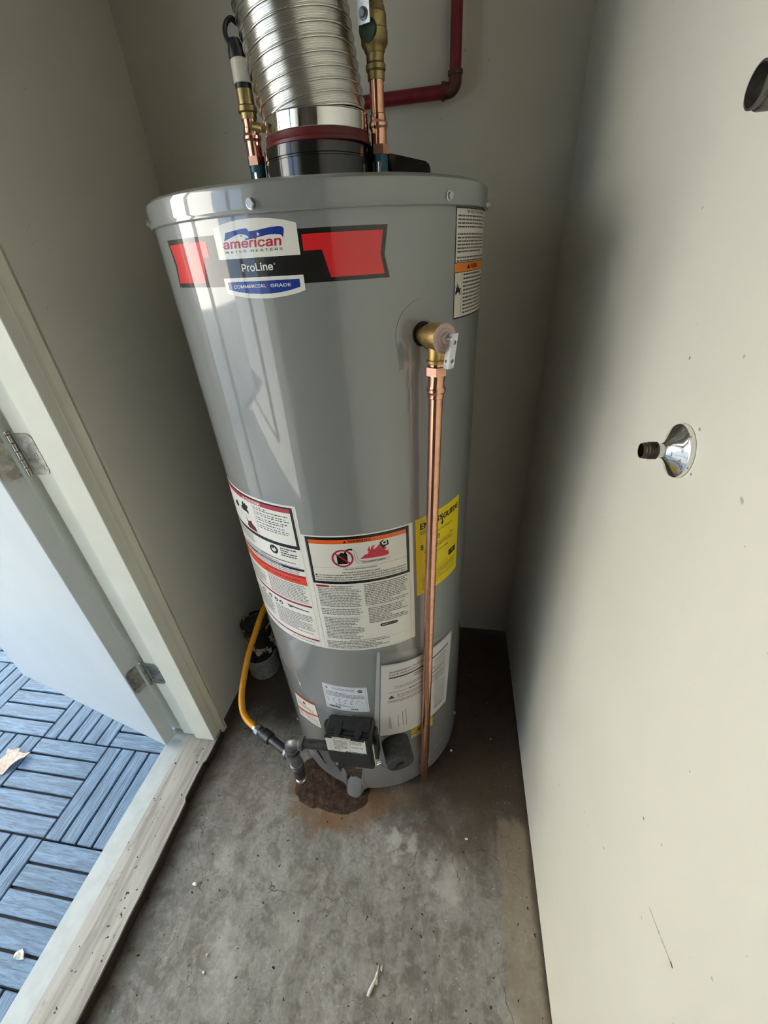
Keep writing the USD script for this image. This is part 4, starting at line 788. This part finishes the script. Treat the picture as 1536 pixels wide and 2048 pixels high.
# ================================================================== PAINT CANS
def can(name, label, c, r, z0, z1, lidmat, body_m):
    t = thing(name, label, 'paint can', (c[0], c[1], z0)); o = (c[0], c[1], 0); h = z1 - z0
    obj('body', lathe([(r - .002, z0), (r, z0 + .0015), (r + .001, z0 + .003), (r, z0 + .005), (r - .0008, z0 + .008), (r - .0008, z1 - .012), (r + .0006, z1 - .009), (r + .0012, z1 - .0015), (r, z1), (r - .004, z1 - .0005), (r - .0055, z1 - .004)], 56, o, closed=False), body_m, t)
    obj('lid', lathe([(r - .0055, z1 - .005), (r - .008, z1 - .0015), (r - .011, z1 - .0022), (r - .014, z1 - .008), (r * .4, z1 - .0085), (0.0005, z1 - .008)], 48, o, closed=False), lidmat, t, label='dark dirty lid')
    return t
def tin_wrap(g):
    p = g.pos(); n = g.noise(22, 4, .6, dist=.8, vec=g.scale(p, 1, 1, .55))
    c = g.mix(g.mapr(n, .52, .56), (.012, .012, .013), lin(205, 198, 186)); r_ = g.mapr(g.noise(16, 3), .6, .66)
    c = g.mix(r_, c, lin(112, 48, 34))
    return g('principled_bsdf', 'BSDF', base_color=c, roughness=.45)
M['tin_label'] = mat('tin_label_drips', tin_wrap)
can('paint_can', 'short pale metal paint can on the floor between the left wall and the tank', (-.493, .117), .058, 0, .098, 'tin_lid', 'tin')
can('paint_can', 'black and white drip-stained paint can standing on the shorter pale can', (-.494, .152), .0585, .0985, .235, 'tin_lid', 'tin_label')

# ================================================================== RIGHT WALL FITTINGS
sc = np.array([XR, -.4046, 1.2105]); wx = np.array([-1.0, 0, 0])
S = thing('wall_stub_outlet', 'chrome escutcheon with a short threaded pipe stub on the right wall', 'pipe stub', tuple(sc))
obj('escutcheon', lathe([(.0290, .0002), (.0295, .001), (.0295, .0055), (.0280, .0070), (.0225, .0095), (.0160, .0130), (.0125, .0155), (.0100, .0175), (.0088, .0190)], 64, sc, wx), 'chrome', S, smooth=30, label='bell-shaped chrome escutcheon')
obj('stub', lathe([(.0078, .012), (.0078, .026)], 32, sc, wx), 'steel', S)
thr = [(.0082, .025), (.0098, .0262)] + [(.0098 - (.0005 if k % 2 else 0), .027 + k * .0008) for k in range(9)] + [(.0094, .0350), (.0086, .0356), (.0086, .0366), (.0091, .0372), (.0091, .0382), (.0086, .0388), (.0084, .0412), (.0070, .0412), (.0068, .030)]
obj('threaded_end', lathe(thr, 40, sc, wx, closed=False), pbr('dark_bronze', (.085, .065, .045), .4, .8, vary=.3, vscale=120), S, smooth=25, label='dark bronze threaded end')
obj('bore', lathe([(.0069, .029), (.0069, .0295)], 24, sc, wx), 'dark_hole', S)
s2 = np.array([XR, -.3905, 1.5080])
S = thing('wall_stub_inlet', 'larger dark open pipe stub high on the right wall at the picture edge', 'pipe stub', tuple(s2))
obj('sleeve', lathe([(.0160, 0), (.0160, .012), (.0148, .013)], 40, s2, wx), 'iron_grey', S)
obj('threaded_end', lathe([(.0150, .010), (.0156, .012), (.0156, .0235), (.0150, .025), (.0138, .0255), (.0138, .0275), (.0144, .028), (.0144, .0300), (.0128, .0303), (.0122, .020)], 44, s2, wx, closed=False), pbr('grey_bronze', (.16, .15, .13), .45, .7, vary=.3, vscale=90), S, smooth=25)
obj('bore', lathe([(.0125, .0195), (.0125, .0200)], 28, s2, wx), pbr('stub_inside', (.03, .028, .02), .6), S)

# ================================================================== LOOSE BITS
zH = lambda: None
pt = [(-.2260, -.262), (-.2215, -.285), (-.2150, -.312), (-.1930, -.338), (-.1500, -.3445), (-.1050, -.350), (-.0650, -.353), (-.0300, -.350), (.0050, -.330), (.0180, -.312), (.0200, -.255), (-.05, -.235), (-.12, -.225), (-.18, -.205), (-.205, -.215), (-.222, -.240)]
pp = Polygon(pt).segmentize(.004); c_ = np.array(pp.exterior.coords)[:-1]
jit = np.stack([meshkit.fbm(np.c_[c_ * 55, np.full(len(c_), k)], 3, k) - .5 for k in (1, 2)], 1) * .012
g0 = np.mgrid[-.24:.03:.004, -.365:-.19:.004].reshape(2, -1).T; pj = Polygon(c_ + jit).buffer(0); inside = np.array([pj.contains(Point(*q_)) for q_ in g0])
from scipy.spatial import Delaunay
allp = np.vstack([np.array(pj.exterior.coords)[:-1], g0[inside]]); dl = Delaunay(allp); keep = np.array([pj.contains(Point(*allp[s_].mean(0))) for s_ in dl.simplices]); fs = dl.simplices[keep]
dist_e = np.array([pj.exterior.distance(Point(*q_)) for q_ in allp]); hz = np.minimum(dist_e / .006, 1) * .0035 + np.minimum(dist_e / .006, 1) * (meshkit.fbm(np.c_[allp * 110, np.zeros(len(allp))], 4) - .4) * .006
hz = np.maximum(hz, np.minimum(dist_e, .001)) + .0004
pm = trimesh.Trimesh(np.c_[allp, hz], fs, process=False); pm = pm if pm.face_normals[:, 2].mean() > 0 else trimesh.Trimesh(np.c_[allp, hz], fs[:, ::-1], process=False)
tag(stage.GetPrimAtPath(obj('soil_patch', pm, 'soil', smooth=40)), 'dark brown rusty soil patch on the floor in front of the tank', 'dirt', kind='stuff')

def crumple(pts, z0, h, seed, thick=.0008):
    """a small curled scrap: an outline given its own thickness and folds"""
    P_ = Polygon(pts).segmentize(.006); b = P_.bounds; st = (b[2] - b[0] + b[3] - b[1]) / 26; g1 = np.mgrid[b[0]:b[2]:st, b[1]:b[3]:st].reshape(2, -1).T
    g1 = g1[[P_.buffer(-st * .4).contains(Point(*q_)) for q_ in g1]] if len(g1) else g1
    e = np.array(P_.exterior.coords)[:-1]; A_ = np.vstack([e, g1]) if len(g1) else e; d_ = Delaunay(A_); k_ = np.array([P_.contains(Point(*A_[s_].mean(0))) for s_ in d_.simplices]); F = d_.simplices[k_]
    sc_ = 2.2 / max(b[2] - b[0], b[3] - b[1]); z = z0 + h * np.clip(meshkit.fbm(np.c_[A_ * sc_, np.full(len(A_), seed)], 3, seed) * 1.6 - .35, 0.05, 1)
    n_ = len(A_); Vv = np.vstack([np.c_[A_, z + thick], np.c_[A_, z]]); ne = len(e); i_ = np.arange(ne); j_ = (i_ + 1) % ne
    Fa = np.vstack([F, F[:, ::-1] + n_, np.stack([i_, i_ + n_, j_], 1), np.stack([j_, i_ + n_, j_ + n_], 1)]); t = trimesh.Trimesh(Vv, Fa, process=False); trimesh.repair.fix_normals(t); return t
def z_(x, y): return None
lf = [(-1.500, -.330), (-1.455, -.322), (-1.420, -.300), (-1.400, -.262), (-1.418, -.235), (-1.385, -.238), (-1.366, -.222), (-1.355, -.240), (-1.325, -.243), (-1.300, -.232), (-1.302, -.262), (-1.330, -.295), (-1.352, -.335), (-1.372, -.345), (-1.385, -.325), (-1.43, -.335), (-1.46, -.345), (-1.500, -.345)]
lf = [(-1.375 + (x + 1.385) * .85, -.312 + (y + .285) * .8) for x, y in lf]
tag(stage.GetPrimAtPath(obj('dry_leaf', crumple(lf, -.119, .022, 3), 'leaf', smooth=40)), 'curled pale dry leaf lying on the deck tiles', 'leaf')
tag(stage.GetPrimAtPath(obj('paper_scrap', crumple([(-.876, -.742), (-.862, -.730), (-.850, -.736), (-.842, -.748), (-.856, -.752), (-.868, -.750)], -.119, .014, 5), 'chip', smooth=False)), 'tiny white scrap on the deck tiles near the threshold', 'scrap')
def chunk(c, size, seed, z0=0.0):
    q = np.random.default_rng(seed).normal(size=(22, 3)); q /= np.linalg.norm(q, axis=1, keepdims=True); q *= np.array(size) * np.random.default_rng(seed + 50).uniform(.6, 1.0, (22, 1))
    q[:, 2] -= q[:, 2].min(); t = trimesh.convex.convex_hull(q + (c[0], c[1], z0)); return t
splinter = cat_([tube(spline([(.0935, -.692, .003), (.101, -.675, .005), (.108, -.658, .004), (.1085, -.640, .002)], 14), np.interp(np.linspace(0, 1, 14), [0, .15, .7, 1], [.0035, .0042, .0026, .0006]), 7), tube([(.1090, -.672, .003), (.1085, -.660, .003), (.107, -.652, .004)], [.0032, .0028, .0015], 7)])
tag(stage.GetPrimAtPath(obj('wood_splinter', splinter, 'chip', smooth=False)), 'pale forked wood splinter lying on the concrete near the viewer', 'splinter')
tag(stage.GetPrimAtPath(obj('plaster_chip', chunk((-.408, -.566), (.009, .005, .005), 1), 'chip', smooth=False)), 'white plaster chip on the concrete beside the threshold', 'chip')
for k, (c, s_, lab) in enumerate((((-.300, -.712), (.0045, .004, .003), 'small white crumb on the floor near the threshold, nearest the viewer'), ((-.305, -.685), (.004, .004, .003), 'small white crumb on the floor just behind the nearest crumb'), ((.315, -.365), (.006, .004, .003), 'pale crumb on the brown stained floor near the right wall'), ((.118, -.645), (.004, .006, .0025), 'flat white crumb just behind the pale splinter'), ((.268, -.125), (.006, .005, .005), 'pale crumb on the dark floor right of the tank'), ((.40, -.07), (.004, .004, .003), 'white crumb in the dark corner by the right wall'))):
    tag(stage.GetPrimAtPath(obj('crumb', chunk(c, s_, k + 4), 'chip', smooth=False)), lab, 'crumb')
